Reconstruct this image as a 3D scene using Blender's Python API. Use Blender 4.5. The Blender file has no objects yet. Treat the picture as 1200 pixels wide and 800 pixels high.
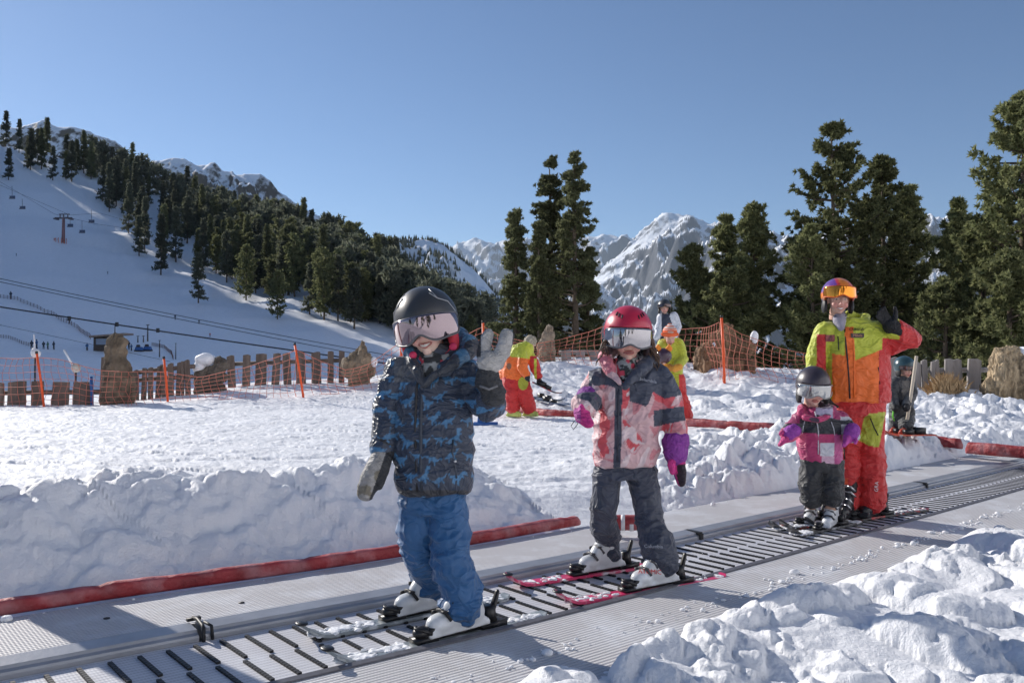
import bpy, bmesh, math, random
import numpy as np
from mathutils import Vector, Matrix, Euler
random.seed(7); RNG=np.random.default_rng(11)
SC=bpy.context.scene; C=SC.collection
# ---------------------------------------------------------------- camera geometry
FPX=968.0; HOR=417.0; CAMZ=1.05; PITCH=math.atan((HOR-400)/FPX)
cam=bpy.data.objects.new('camera',bpy.data.cameras.new('camera')); C.objects.link(cam)
cam.location=(0,0,CAMZ); cam.rotation_euler=(math.radians(90)+PITCH,0,0)
cam.data.sensor_width=36; cam.data.lens=FPX/1200*36; cam.data.clip_start=.05; cam.data.clip_end=60000
SC.camera=cam
def ray(px,py):
    dx=(px-600)/FPX; dz=-(py-400)/FPX
    return Vector((dx, math.cos(PITCH)-dz*math.sin(PITCH), math.sin(PITCH)+dz*math.cos(PITCH)))
def at(px,py,Y):
    r=ray(px,py); return Vector((0,0,CAMZ))+r*(Y/r.y)
def onz(px,py,z):
    r=ray(px,py); a=(z-CAMZ)/r.z; return Vector((0,0,CAMZ))+r*a
TH=math.radians(49.0); SU,CU=math.sin(TH),math.cos(TH)
def st(x,y): return x*SU+y*CU, -x*CU+y*SU
def xy(s,t): return s*SU-t*CU, s*CU+t*SU
ZS=[-6,-1,0,1,2,3,4,5,7,9,14,30]; ZZ=[.22,.08,.05,.022,-.012,-.035,-.048,-.055,-.072,-.08,-.1,-.1]
def zb(s): return np.interp(s,ZS,ZZ)
# ---------------------------------------------------------------- numpy noise
def _h(*a,seed=0):
    h=np.full(np.shape(a[0]),(seed*0x9E3779B1+0x85EBCA6B)&0xFFFFFFFF,dtype=np.uint64)
    for k,v in zip((0x8DA6B343,0xD8163841,0xCB1AB31F),a):
        h=(h^((v.astype(np.int64).astype(np.uint64)&np.uint64(0xFFFFFFFF))*np.uint64(k)))&np.uint64(0xFFFFFFFF)
        h=(h^(h>>np.uint64(15)))*np.uint64(0x2C1B3C6D)&np.uint64(0xFFFFFFFF)
        h=h^(h>>np.uint64(12))
    h=(h*np.uint64(0x297A2D39))&np.uint64(0xFFFFFFFF); h=h^(h>>np.uint64(15))
    return h.astype(np.float64)/4294967296.0
def vn2(x,y,seed=0):
    x=np.asarray(x,float);y=np.asarray(y,float)
    ix=np.floor(x);iy=np.floor(y);fx=x-ix;fy=y-iy
    fx=fx*fx*fx*(fx*(fx*6-15)+10);fy=fy*fy*fy*(fy*(fy*6-15)+10)
    a=_h(ix,iy,seed=seed);b=_h(ix+1,iy,seed=seed);c=_h(ix,iy+1,seed=seed);d=_h(ix+1,iy+1,seed=seed)
    return (a+(b-a)*fx)*(1-fy)+(c+(d-c)*fx)*fy
def fbm2(x,y,o=4,seed=0,g=.5):
    s=0;a=1;n=0
    for i in range(o):
        s=s+a*vn2(x*2**i+i*17.3,y*2**i-i*9.1,seed+i);n+=a;a*=g
    return s/n
def vn3(x,y,z,seed=0):
    ix=np.floor(x);iy=np.floor(y);iz=np.floor(z);fx=x-ix;fy=y-iy;fz=z-iz
    fx=fx*fx*(3-2*fx);fy=fy*fy*(3-2*fy);fz=fz*fz*(3-2*fz);r=0
    for dx in (0,1):
        for dy in (0,1):
            for dz in (0,1):
                r=r+_h(ix+dx,iy+dy,iz+dz,seed=seed)*(fx if dx else 1-fx)*(fy if dy else 1-fy)*(fz if dz else 1-fz)
    return r
def lumps(x,y,cell,seed,lo=.35,hi=.75,dens=1.0):
    """height (0..~1) of rounded chunks lying on a jittered grid"""
    gx=x/cell;gy=y/cell;ix=np.floor(gx);iy=np.floor(gy);best=np.zeros(np.shape(x))
    for dx in (-1,0,1):
        for dy in (-1,0,1):
            cx=ix+dx;cy=iy+dy
            px=cx+_h(cx,cy,seed=seed);py=cy+_h(cx,cy,seed=seed+1)
            R=lo+(hi-lo)*_h(cx,cy,seed=seed+2)
            on=_h(cx,cy,seed=seed+3)<dens
            q=.7+.6*_h(cx,cy,seed=seed+4);ang=_h(cx,cy,seed=seed+5)*3.14
            ex=(gx-px)*np.cos(ang)+(gy-py)*np.sin(ang);ey=-(gx-px)*np.sin(ang)+(gy-py)*np.cos(ang)
            d2=(np.abs(ex*q)**2.8+np.abs(ey/q)**2.8)**(2/2.8)
            t1=(_h(cx,cy,seed=seed+6)-.5)*1.5;t2=(_h(cx,cy,seed=seed+7)-.5)*1.5
            h=np.minimum(np.sqrt(np.maximum(0,R*R-d2)),np.maximum(0,.62*R+t1*ex+t2*ey))*on
            best=np.maximum(best,h)
    return best
def sstep(a,b,x):
    t=np.clip((x-a)/(b-a),0,1);return t*t*(3-2*t)
# ---------------------------------------------------------------- mesh builder
class MB:
    def __init__(s): s.v=[];s.f=[]
    def add(s,vs,fs):
        n=len(s.v);s.v.extend([tuple(v) for v in vs]);s.f.extend([tuple(i+n for i in f) for f in fs]);return s
    def box(s,c,d,M=None,taper=1.0):
        c=Vector(c);hx,hy,hz=d[0]/2,d[1]/2,d[2]/2;vs=[]
        for z in (-1,1):
            k=taper if z>0 else 1
            for x,y in ((-1,-1),(1,-1),(1,1),(-1,1)): vs.append(Vector((x*hx*k,y*hy*k,z*hz)))
        if M is not None: vs=[M@v for v in vs]
        return s.add([v+c for v in vs],[(0,3,2,1),(4,5,6,7),(0,1,5,4),(1,2,6,5),(2,3,7,6),(3,0,4,7)])
    def tube(s,pts,rad,n=10,cap=True,flat=1.0,round_=False):
        pts=[Vector(p) for p in pts]
        if not hasattr(rad,'__len__'): rad=[rad]*len(pts)
        rad=list(rad)
        if round_:
            a=(pts[0]-pts[1]).normalized();b=(pts[-1]-pts[-2]).normalized()
            ra,rb=rad[0],rad[-1]
            pre=[(pts[0]+a*ra*math.sin(q),ra*math.cos(q)) for q in (1.4,1.0,.5)]
            post=[(pts[-1]+b*rb*math.sin(q),rb*math.cos(q)) for q in (.5,1.0,1.4)]
            pts=[p for p,_ in pre]+pts+[p for p,_ in post];rad=[r for _,r in pre]+rad+[r for _,r in post]
        vs=[];fs=[];prev=None
        for i,p in enumerate(pts):
            d=(pts[min(i+1,len(pts)-1)]-pts[max(i-1,0)]).normalized()
            if prev is None:
                r=Vector((0,0,1)) if abs(d.z)<.9 else Vector((1,0,0));a=d.cross(r).normalized()
            else: a=(prev-d*prev.dot(d)).normalized()
            prev=a;b=d.cross(a)
            for k in range(n):
                q=2*math.pi*k/n;vs.append(p+a*math.cos(q)*rad[i]+b*math.sin(q)*rad[i]*flat)
        for i in range(len(pts)-1):
            for k in range(n):
                fs.append((i*n+k,i*n+(k+1)%n,(i+1)*n+(k+1)%n,(i+1)*n+k))
        if cap: fs.append(tuple(range(n-1,-1,-1)));fs.append(tuple(range((len(pts)-1)*n,len(pts)*n)))
        return s.add(vs,fs)
    def ell(s,c,r,M=None,nu=18,nv=12):
        c=Vector(c);vs=[];fs=[]
        if not hasattr(r,'__len__'): r=(r,r,r)
        for j in range(1,nv):
            ph=math.pi*j/nv
            for i in range(nu):
                q=2*math.pi*i/nu;vs.append(Vector((r[0]*math.sin(ph)*math.cos(q),r[1]*math.sin(ph)*math.sin(q),r[2]*math.cos(ph))))
        vs.append(Vector((0,0,r[2])));vs.append(Vector((0,0,-r[2])))
        if M is not None: vs=[M@v for v in vs]
        for j in range(nv-2):
            for i in range(nu): fs.append((j*nu+i,(j+1)*nu+i,(j+1)*nu+(i+1)%nu,j*nu+(i+1)%nu))
        t=len(vs)-2;b=t+1
        for i in range(nu):
            fs.append((t,i,(i+1)%nu));fs.append((b,(nv-2)*nu+(i+1)%nu,(nv-2)*nu+i))
        return s.add([v+c for v in vs],fs)
    def loft(s,secs,n=28,p=2.3):
        """secs: (centre, A vec, B vec) ellipse half axes"""
        vs=[];fs=[]
        for c,A,B in secs:
            c=Vector(c);A=Vector(A);B=Vector(B)
            for k in range(n):
                q=2*math.pi*k/n;cq,sq=math.cos(q),math.sin(q)
                vs.append(c+A*math.copysign(abs(cq)**(2/p),cq)+B*math.copysign(abs(sq)**(2/p),sq))
        m=len(secs)
        for i in range(m-1):
            for k in range(n): fs.append((i*n+k,i*n+(k+1)%n,(i+1)*n+(k+1)%n,(i+1)*n+k))
        fs.append(tuple(range(n-1,-1,-1)));fs.append(tuple(range((m-1)*n,m*n)))
        return s.add(vs,fs)
    def prism(s,poly,d,M=None,c=(0,0,0)):
        """polygon (a,b) in local XZ extruded along Y by +-d/2"""
        n=len(poly);c=Vector(c);vs=[Vector((a,-d/2,b)) for a,b in poly]+[Vector((a,d/2,b)) for a,b in poly]
        if M is not None: vs=[M@v for v in vs]
        return s.add([v+c for v in vs],[tuple(range(n)),tuple(range(2*n-1,n-1,-1))]+[(i,i+n,(i+1)%n+n,(i+1)%n) for i in range(n)])
    def xf(s,M):
        s.v=[tuple(M@Vector(v)) for v in s.v];return s
    def mesh(s,name='m'):
        me=bpy.data.meshes.new(name);me.from_pydata(s.v,[],s.f);me.update();return me
def npmesh(name,V,Fq):
    me=bpy.data.meshes.new(name);V=np.asarray(V,np.float32);Fq=np.asarray(Fq,np.int32);k=Fq.shape[1]
    me.vertices.add(len(V));me.vertices.foreach_set('co',V.ravel())
    me.loops.add(Fq.size);me.loops.foreach_set('vertex_index',Fq.ravel())
    me.polygons.add(len(Fq));me.polygons.foreach_set('loop_start',np.arange(0,Fq.size,k,dtype=np.int32))
    me.update(calc_edges=True);me.validate();return me
def getco(me):
    a=np.empty(len(me.vertices)*3,np.float32);me.vertices.foreach_get('co',a);return a.reshape(-1,3).astype(np.float64)
def getno(me):
    a=np.empty(len(me.vertices)*3,np.float32);me.vertex_normals.foreach_get('vector',a);return a.reshape(-1,3).astype(np.float64)
def setco(me,a): me.vertices.foreach_set('co',np.asarray(a,np.float32).ravel());me.update()
def rootloc(o):
    while o.parent: o=o.parent
    return o.location
def smoothall(me,on=True): me.polygons.foreach_set('use_smooth',[on]*len(me.polygons))
def tag(o,label=None,cat=None,group=None,kind=None):
    if label: o['label']=label
    if cat: o['category']=cat
    if group: o['group']=group
    if kind: o['kind']=kind
    return o
def thing(name,label,cat,loc=(0,0,0),rz=0,group=None):
    o=bpy.data.objects.new(name,None);C.objects.link(o);o.location=loc;o.rotation_euler=(0,0,rz);o.empty_display_size=.1
    return tag(o,label,cat,group)
def obj(name,g,mat,parent=None,smooth=True,base=None,local=False,bevel=0,auto=None,label=None):
    me=g.mesh(name) if isinstance(g,MB) else g
    L=Vector(base) if base is not None else (rootloc(parent) if parent is not None else Vector((0,0,0)))
    if not local and L.length>0: me.transform(Matrix.Translation(-L))
    o=bpy.data.objects.new(name,me);C.objects.link(o)
    if base is not None and parent is None: o.location=base
    for m in (mat if isinstance(mat,(list,tuple)) else [mat]): me.materials.append(m)
    smoothall(me,smooth)
    if parent is not None: o.parent=parent
    if bevel:
        b=o.modifiers.new('b','BEVEL');b.width=bevel;b.segments=2;b.limit_method='ANGLE';b.angle_limit=.6
    if label: o['label']=label
    return o
def dup(root,loc=None,rz=None,label=None,group=None):
    r=root.copy();C.objects.link(r)
    if loc is not None: r.location=loc
    if rz is not None: r.rotation_euler=(0,0,rz)
    if label: r['label']=label
    if group: r['group']=group
    for ch in list(root.children):
        c=ch.copy();C.objects.link(c);c.parent=r
        for g in ch.children:
            d=g.copy();C.objects.link(d);d.parent=c
    return r
def blob(mb,voxel,it=3,fac=.5,disp=None):
    me=mb.mesh();o=bpy.data.objects.new('tmp',me);C.objects.link(o)
    m=o.modifiers.new('r','REMESH');m.mode='VOXEL';m.voxel_size=voxel
    if it:
        s=o.modifiers.new('s','SMOOTH');s.factor=fac;s.iterations=it
    dg=bpy.context.evaluated_depsgraph_get();me2=bpy.data.meshes.new_from_object(o.evaluated_get(dg))
    bpy.data.objects.remove(o);bpy.data.meshes.remove(me)
    if disp is not None:
        co=getco(me2);no=getno(me2);setco(me2,co+no*np.asarray(disp(co))[:,None])
    return me2
def paint(me,fn,name='Col'):
    co=getco(me);c=fn(co);n=len(co);rgba=np.ones((n,4),np.float32);rgba[:,:3]=c
    a=me.color_attributes.new(name,'FLOAT_COLOR','POINT');a.data.foreach_set('color',rgba.ravel())
# ---------------------------------------------------------------- materials
def NT(name):
    m=bpy.data.materials.new(name);m.use_nodes=True;nt=m.node_tree;b=nt.nodes['Principled BSDF'];return m,nt,b
def nd(nt,t,**k):
    n=nt.nodes.new(t)
    for a,v in k.items():
        if a in n.inputs.keys() if isinstance(a,str) and not hasattr(n,a) else False: n.inputs[a].default_value=v
        else: setattr(n,a,v)
    return n
_mc={}
def mat(name,col=(.5,.5,.5),rough=.6,var=.15,scale=20.0,bump=.0,bscale=60.0,metal=0,attr=False,spec=.5,coat=0,sheen=0,sss=0,col2=None,c2scale=3.0,c2th=(.45,.6),bdist=.01,stretch=None,crease=0,cscale=9.0):
    if name in _mc: return _mc[name]
    m,nt,b=NT(name);L=nt.links.new
    tc=nd(nt,'ShaderNodeTexCoord');vec=tc.outputs['Object']
    if stretch:
        mp=nd(nt,'ShaderNodeMapping');mp.inputs['Scale'].default_value=stretch;L(vec,mp.inputs[0]);vec=mp.outputs[0]
    n=nd(nt,'ShaderNodeTexNoise');n.inputs['Scale'].default_value=scale;n.inputs['Detail'].default_value=4;L(vec,n.inputs['Vector'])
    mr=nd(nt,'ShaderNodeMapRange');mr.inputs[1].default_value=.3;mr.inputs[2].default_value=.7;mr.inputs[3].default_value=1-var;mr.inputs[4].default_value=1+var
    L(n.outputs[0],mr.inputs[0])
    if attr:
        at_=nd(nt,'ShaderNodeAttribute');at_.attribute_name='Col';src=at_.outputs['Color']
    else:
        rgb=nd(nt,'ShaderNodeRGB');rgb.outputs[0].default_value=(*col,1);src=rgb.outputs[0]
    if col2:
        n2=nd(nt,'ShaderNodeTexNoise');n2.inputs['Scale'].default_value=c2scale;n2.inputs['Detail'].default_value=5;L(vec,n2.inputs['Vector'])
        r2=nd(nt,'ShaderNodeMapRange');r2.inputs[1].default_value=c2th[0];r2.inputs[2].default_value=c2th[1];L(n2.outputs[0],r2.inputs[0])
        mx=nd(nt,'ShaderNodeMix',data_type='RGBA');L(r2.outputs[0],mx.inputs[0]);L(src,mx.inputs[6]);mx.inputs[7].default_value=(*col2,1);src=mx.outputs[2]
    vm=nd(nt,'ShaderNodeVectorMath',operation='SCALE');L(src,vm.inputs[0]);L(mr.outputs[0],vm.inputs['Scale']);L(vm.outputs[0],b.inputs['Base Color'])
    b.inputs['Roughness'].default_value=rough;b.inputs['Metallic'].default_value=metal;b.inputs['Specular IOR Level'].default_value=spec
    if coat: b.inputs['Coat Weight'].default_value=coat;b.inputs['Coat Roughness'].default_value=.1
    if sheen: b.inputs['Sheen Weight'].default_value=sheen
    if sss: b.inputs['Subsurface Weight'].default_value=sss;b.inputs['Subsurface Scale'].default_value=.008;b.inputs['Subsurface Radius'].default_value=(1,.4,.25)
    if bump:
        nb=nd(nt,'ShaderNodeTexNoise');nb.inputs['Scale'].default_value=bscale;nb.inputs['Detail'].default_value=5;L(vec,nb.inputs['Vector'])
        bp=nd(nt,'ShaderNodeBump');bp.inputs['Strength'].default_value=bump;bp.inputs['Distance'].default_value=bdist;L(nb.outputs[0],bp.inputs['Height']);L(bp.outputs[0],b.inputs['Normal'])
    if crease:
        # sharp crumple lines of stiff nylon
        dn=nd(nt,'ShaderNodeTexNoise');dn.inputs['Scale'].default_value=5;dn.inputs['Detail'].default_value=2;L(tc.outputs['Object'],dn.inputs['Vector'])
        va=nd(nt,'ShaderNodeVectorMath',operation='MULTIPLY_ADD');L(dn.outputs['Color'],va.inputs[0]);va.inputs[1].default_value=(.22,.22,.22);L(tc.outputs['Object'],va.inputs[2])
        mp2=nd(nt,'ShaderNodeMapping');mp2.inputs['Scale'].default_value=(1,1,1.7);mp2.inputs['Rotation'].default_value=(.2,.35,0);L(va.outputs[0],mp2.inputs[0])
        vo=nd(nt,'ShaderNodeTexVoronoi');vo.feature='DISTANCE_TO_EDGE';vo.inputs['Scale'].default_value=cscale;L(mp2.outputs[0],vo.inputs['Vector'])
        vo2=nd(nt,'ShaderNodeTexVoronoi');vo2.feature='DISTANCE_TO_EDGE';vo2.inputs['Scale'].default_value=cscale*2.3;L(mp2.outputs[0],vo2.inputs['Vector'])
        m1=nd(nt,'ShaderNodeMapRange');m1.inputs[1].default_value=0;m1.inputs[2].default_value=.22;m1.inputs[3].default_value=1;m1.inputs[4].default_value=0;m1.interpolation_type='SMOOTHSTEP';L(vo.outputs['Distance'],m1.inputs[0])
        m2=nd(nt,'ShaderNodeMapRange');m2.inputs[1].default_value=0;m2.inputs[2].default_value=.2;m2.inputs[3].default_value=.4;m2.inputs[4].default_value=0;m2.interpolation_type='SMOOTHSTEP';L(vo2.outputs['Distance'],m2.inputs[0])
        ad=nd(nt,'ShaderNodeMath',operation='ADD');L(m1.outputs[0],ad.inputs[0]);L(m2.outputs[0],ad.inputs[1])
        b3=nd(nt,'ShaderNodeBump');b3.inputs['Strength'].default_value=crease;b3.inputs['Distance'].default_value=.012;L(ad.outputs[0],b3.inputs['Height'])
        if bump: L(bp.outputs[0],b3.inputs['Normal'])
        L(b3.outputs[0],b.inputs['Normal'])
    _mc[name]=m;return m
def snow_mat(name,fine=90.0,grain=.5,tint=(.89,.90,.925),mid=9.0,far=False):
    m,nt,b=NT(name);L=nt.links.new
    tc=nd(nt,'ShaderNodeTexCoord')
    n=nd(nt,'ShaderNodeTexNoise');n.inputs['Scale'].default_value=1.3;n.inputs['Detail'].default_value=6;L(tc.outputs['Object'],n.inputs['Vector'])
    cr=nd(nt,'ShaderNodeMapRange');cr.inputs[1].default_value=.3;cr.inputs[2].default_value=.7;cr.inputs[3].default_value=.93;cr.inputs[4].default_value=1.03;L(n.outputs[0],cr.inputs[0])
    rgb=nd(nt,'ShaderNodeRGB');rgb.outputs[0].default_value=(*tint,1)
    vm=nd(nt,'ShaderNodeVectorMath',operation='SCALE');L(rgb.outputs[0],vm.inputs[0]);L(cr.outputs[0],vm.inputs['Scale']);L(vm.outputs[0],b.inputs['Base Color'])
    b.inputs['Roughness'].default_value=.55;b.inputs['Specular IOR Level'].default_value=.35
    a=nd(nt,'ShaderNodeTexNoise');a.inputs['Scale'].default_value=fine;a.inputs['Detail'].default_value=4;a.inputs['Roughness'].default_value=.7;L(tc.outputs['Object'],a.inputs['Vector'])
    c=nd(nt,'ShaderNodeTexNoise');c.inputs['Scale'].default_value=mid;c.inputs['Detail'].default_value=8;c.inputs['Roughness'].default_value=.6;L(tc.outputs['Object'],c.inputs['Vector'])
    b1=nd(nt,'ShaderNodeBump');b1.inputs['Strength'].default_value=grain;b1.inputs['Distance'].default_value=.012 if not far else .4;L(a.outputs[0],b1.inputs['Height'])
    b2=nd(nt,'ShaderNodeBump');b2.inputs['Strength'].default_value=.5;b2.inputs['Distance'].default_value=.05 if not far else 1.5;L(c.outputs[0],b2.inputs['Height']);L(b1.outputs[0],b2.inputs['Normal'])
    L(b2.outputs[0],b.inputs['Normal']);return m
def rock_snow_mat(name,scale,lo,hi,rockc=(.09,.09,.1),nsc=.004,amt=.35):
    """snow that slides off steep faces and shows rock; scale of noise in 1/m"""
    m,nt,b=NT(name);L=nt.links.new
    g=nd(nt,'ShaderNodeNewGeometry');sp=nd(nt,'ShaderNodeSeparateXYZ');L(g.outputs['Normal'],sp.inputs[0])
    tc=nd(nt,'ShaderNodeTexCoord');n=nd(nt,'ShaderNodeTexNoise');n.inputs['Scale'].default_value=nsc;n.inputs['Detail'].default_value=12;n.inputs['Roughness'].default_value=.72;L(tc.outputs['Object'],n.inputs['Vector'])
    ma=nd(nt,'ShaderNodeMath',operation='MULTIPLY_ADD');L(n.outputs[0],ma.inputs[0]);ma.inputs[1].default_value=amt*2;L(sp.outputs[2],ma.inputs[2])
    mr=nd(nt,'ShaderNodeMapRange');mr.inputs[1].default_value=lo+amt;mr.inputs[2].default_value=hi+amt;L(ma.outputs[0],mr.inputs[0])
    mx=nd(nt,'ShaderNodeMix',data_type='RGBA');L(mr.outputs[0],mx.inputs[0]);mx.inputs[6].default_value=(*rockc,1);mx.inputs[7].default_value=(.82,.85,.9,1);L(mx.outputs[2],b.inputs['Base Color'])
    bp=nd(nt,'ShaderNodeBump');bp.inputs['Strength'].default_value=.8;bp.inputs['Distance'].default_value=scale;L(n.outputs[0],bp.inputs['Height']);L(bp.outputs[0],b.inputs['Normal'])
    b.inputs['Roughness'].default_value=.8;b.inputs['Specular IOR Level'].default_value=.1;return m
# ---------------------------------------------------------------- world, sun
SUN_AZ=Vector((-.77,.64,0)).normalized();SUN_EL=math.radians(26)
w=bpy.data.worlds.new('World');SC.world=w;w.use_nodes=True;wn=w.node_tree
sky=wn.nodes.new('ShaderNodeTexSky');sky.sky_type='NISHITA';sky.sun_disc=False;sky.sun_elevation=SUN_EL
sky.sun_rotation=math.atan2(SUN_AZ.x,SUN_AZ.y);sky.altitude=1900;sky.air_density=1.0;sky.dust_density=.5;sky.ozone_density=4.2
bg=wn.nodes['Background'];bg.inputs[1].default_value=.075;wn.links.new(sky.outputs[0],bg.inputs[0])
sl=bpy.data.lights.new('sun','SUN');sl.energy=3.75;sl.angle=math.radians(.53);sl.color=(1,.94,.86)
so=bpy.data.objects.new('sun',sl);C.objects.link(so)
sd=Vector((SUN_AZ.x*math.cos(SUN_EL),SUN_AZ.y*math.cos(SUN_EL),math.sin(SUN_EL)))
so.rotation_euler=sd.to_track_quat('Z','Y').to_euler();so.location=(-30,30,40)
SC.view_settings.view_transform='Standard';SC.view_settings.look='None';SC.view_settings.exposure=.62
# ---------------------------------------------------------------- terrain height
RIMP=[-600,0,150,200,250,300,400,480,540,600,700,800,860,930,1000,1100,1200,1500,2200]
RIMY=[475,472,470,463,456,450,444,437,427,419,418,424,430,432,441,452,462,470,470]
RIMD=[16,17,17,17.5,18,18.5,19,19,18.5,18,18,17,16.5,16.5,16,15,14.5,14,12]
RGP=[-1500,-900,-553,-212,0,60,130,200,300,380,450,520,580,640,760]
RGZ=[120,170,215,235,116,112,100,84,62,49,33,12,3,-3,-9]  # leftmost heights lie out of view, raised so the ridge shades the slope
RGY=[200,250,320,390,440,440,440,430,400,370,350,310,280,260,240]
def part(M,fn,*a):
    """evaluate fn only where M is true"""
    out=np.zeros(M.shape)
    if M.any(): out[M]=fn(*[q[M] for q in a])
    return out
def terrain(X,Y):
    X=np.asarray(X,float);Y=np.asarray(Y,float)
    s,t=st(X,Y);Ys=np.maximum(Y,.5);R=np.hypot(X,Y)
    px=600+FPX*X/Ys;px=np.where(Y<.5,np.where(X>0,3000,-3000),px);px=np.clip(px,-3000,3000)
    zbelt=zb(s);nearR=R<45;fine=(R<9)
    z=np.full(X.shape,.08)
    z=z+part(nearR,lambda X,Y:.02*fbm2(X*.5,Y*.5,3,3)+.02*(fbm2(X*1.1,Y*3.5,4,21)-.5)+.03*(fbm2(X*5,Y*9,4,25)-.5)+.022*(fbm2(X*14,Y*24,3,26)-.5)+.03*((1-np.abs(2*fbm2(X*.7+3,Y*2.6,4,27)-1))**3-.3)-.02*(np.abs(((Y*.95+.22*X+.5*np.sin(X*.35))*1.15)%1-.5)<.035)*(fbm2(X*.5,Y*.5,2,28)>.47)-.016*(np.abs(((Y*.9-.33*X+.7*np.sin(X*.22+1))*.8)%1-.5)<.03)*(fbm2(X*.4,Y*.4,2,29)>.5),X,Y)
    near=sstep(4.5,3.6,t)*sstep(22,15,s)
    z=z*(1-near)+(zbelt-.03)*near
    # long ploughed bank on the far side of the belt
    def bankf(s,t,X,Y):
        hb=(.335-.03*np.maximum(0,s-1.0))*sstep(4.0,3.05,s+.25*(fbm2(s*2,t*2,3,33)-.5))
        hb=hb+.09*(fbm2(s*1.6,t*.4,3,5)-.5)*(hb>.05)
        cr=4.5+.25*(fbm2(s*.9,s*0,2,8)-.5)
        up=np.clip((t-3.68)/(cr-3.68),0,1)
        prof=np.where(t<cr,up**1.25*(1-.12*np.sin(up*6.28)),1-sstep(0,.6,t-cr))
        face=.16*(fbm2(s*1.7+t*.8,t*2.4-s*.5,4,12)-.5)+.10*(np.abs(2*fbm2(s*2.5+t,t*4-s,4,14)-1)-.3)+.03*(fbm2(s*14,t*16,3,15)-.5)
        lump=lumps(X,Y,.19,40,.25,.65,.5)*.13+lumps(X,Y,.07,44,.3,.6,.6)*.035
        crest=np.exp(-((t-cr)/.2)**2)
        return hb*prof+(hb>.02)*(face*sstep(0,.35,up)*sstep(cr+.6,cr+.1,t)+lump*crest*sstep(0.02,.15,hb))
    z=z+part((t>3.66)&(t<5.6)&(s<5.3)&(s>-8),bankf,s,t,X,Y)
    # rubble heaps between belt and piste further up
    def rubf(s,t,X,Y):
        m2=sstep(4.5,5.8,s)*sstep(14.5,12.5,s)*sstep(3.6,3.9,t)*sstep(5.6,4.6,t+1.1*sstep(8.8,10.3,s))
        m3=sstep(4.4,5.0,s)*sstep(6.5,5.5,s)*sstep(3.66,3.75,t)*sstep(4.5,4.0,t)
        rub=lumps(X,Y,.22,50,.25,.65,.6)*.17+lumps(X,Y,.1,54,.3,.65,.6)*.08+lumps(X,Y,.045,57,.3,.6,.5)*.03+.12*(fbm2(X*6,Y*6,4,58)-.5)
        return m2*(.10+.10*fbm2(X*1.2,Y*1.2,2,60)+rub*.9)+m3*rub*.35+sstep(8.2,9.4,s)*sstep(14.5,12.5,s)*sstep(3.58,3.75,t)*sstep(5.6,5.0,t)*(rub*.32+.07*(fbm2(X*4,Y*4,3,59)-.5))
    z=z+part((t>3.6)&(t<5.7)&(s>3.8)&(s<14.6),rubf,s,t,X,Y)
    # foreground heap on the near side of the belt
    def foref(s,t,X,Y):
        ed=2.12+.12*(fbm2(s*2.6,s*0+4,3,70)-.5)
        m4=sstep(ed,ed-.30,t)*sstep(-4,.3,s)
        wx=X+.06*fbm2(X*7,Y*7,3,72);wy=Y+.06*fbm2(X*7+9,Y*7,3,73)
        big=.16*fbm2(X*1.5,Y*1.5,2,75)+lumps(wx,wy,.42,80,.3,.7,.75)*.20+lumps(wx,wy,.2,84,.25,.65,.6)*.10
        sm=lumps(wx,wy,.085,88,.25,.65,.5)*.045+lumps(X,Y,.035,91,.3,.6,.35)*.014+.03*(fbm2(X*14,Y*14,4,93)-.5)+.03*(fbm2(X*5,Y*5,4,94)-.5)
        msk=.25+.75*sstep(.35,.6,fbm2(X*1.6,Y*1.6,2,96))
        return m4*(.03+big*.80+sm*msk-.05)
    z=z+part((t<2.3)&(R<14),foref,s,t,X,Y)
    # rolling chopped snow, berm
    rd=np.interp(px,RIMP,RIMD);ry=np.interp(px,RIMP,RIMY);rz=CAMZ+(HOR-ry)/FPX*rd
    q=sstep(rd-4.2,rd,Y);side=sstep(560,680,px)
    def chopf(X,Y):
        wx=X+.15*fbm2(X*4,Y*4,3,98);wy=Y+.15*fbm2(X*4+9,Y*4,3,99)
        return lumps(wx,wy,.5,100,.3,.65,.55)*.22+lumps(wx,wy,.23,104,.25,.65,.5)*.11+lumps(wx,wy,.1,107,.3,.6,.4)*.04+.14*(fbm2(X*2.5,Y*4,4,109)-.5)
    chop=part((Y>7)&(Y<24)&(R<40),chopf,X,Y)
    z=z*(1-q)+rz*q+chop*(sstep(rd-4.4,rd-3.2,Y)*sstep(rd+3,rd,Y))*(.25+.75*side)*.75-.1*q*side
    rside=sstep(1010,1090,px)*sstep(10.8,12.6,Y+1.6*sstep(1085,1130,px))*sstep(rd,rd-2,Y);z=z+rside*(chop*.8+.03)*sstep(3.7,5.2,t)
    # beyond the rim the ground drops, then rises as the hill
    far=Y>rd
    def farf(X,Y,px,rd,rz):
        Zr=np.interp(px,RGP,RGZ);Yr=np.interp(px,RGP,RGY)
        vb=np.interp(px,[-600,0,300,500,640,900,1200,2500],[-1.5,-2.6,-3.2,-5,-9,-7,-3,-2])
        d1=sstep(rd,62,Y);zv=rz*(1-d1)+vb*d1
        qq=np.clip((Y-62)/(Yr-62),0,1.25);hill=(Zr-vb)*np.where(qq<1,np.maximum(qq,1e-6)**1.9,1-.35*(qq-1)-2.5*(qq-1)**2)
        wood=sstep(60,200,px-(Y-100)*.0)
        rough=(fbm2(X*.012,Y*.012,4,120)-.5)*9*sstep(.25,.7,qq)+(fbm2(X*.06,Y*.06,4,125)-.5)*5*sstep(.3,.6,qq)*(.15+.85*sstep(20,120,px-(qq-.85)*-300))+.35*(fbm2(X*.25,Y*.25,3,126)-.5)*sstep(.02,.1,qq)
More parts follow.
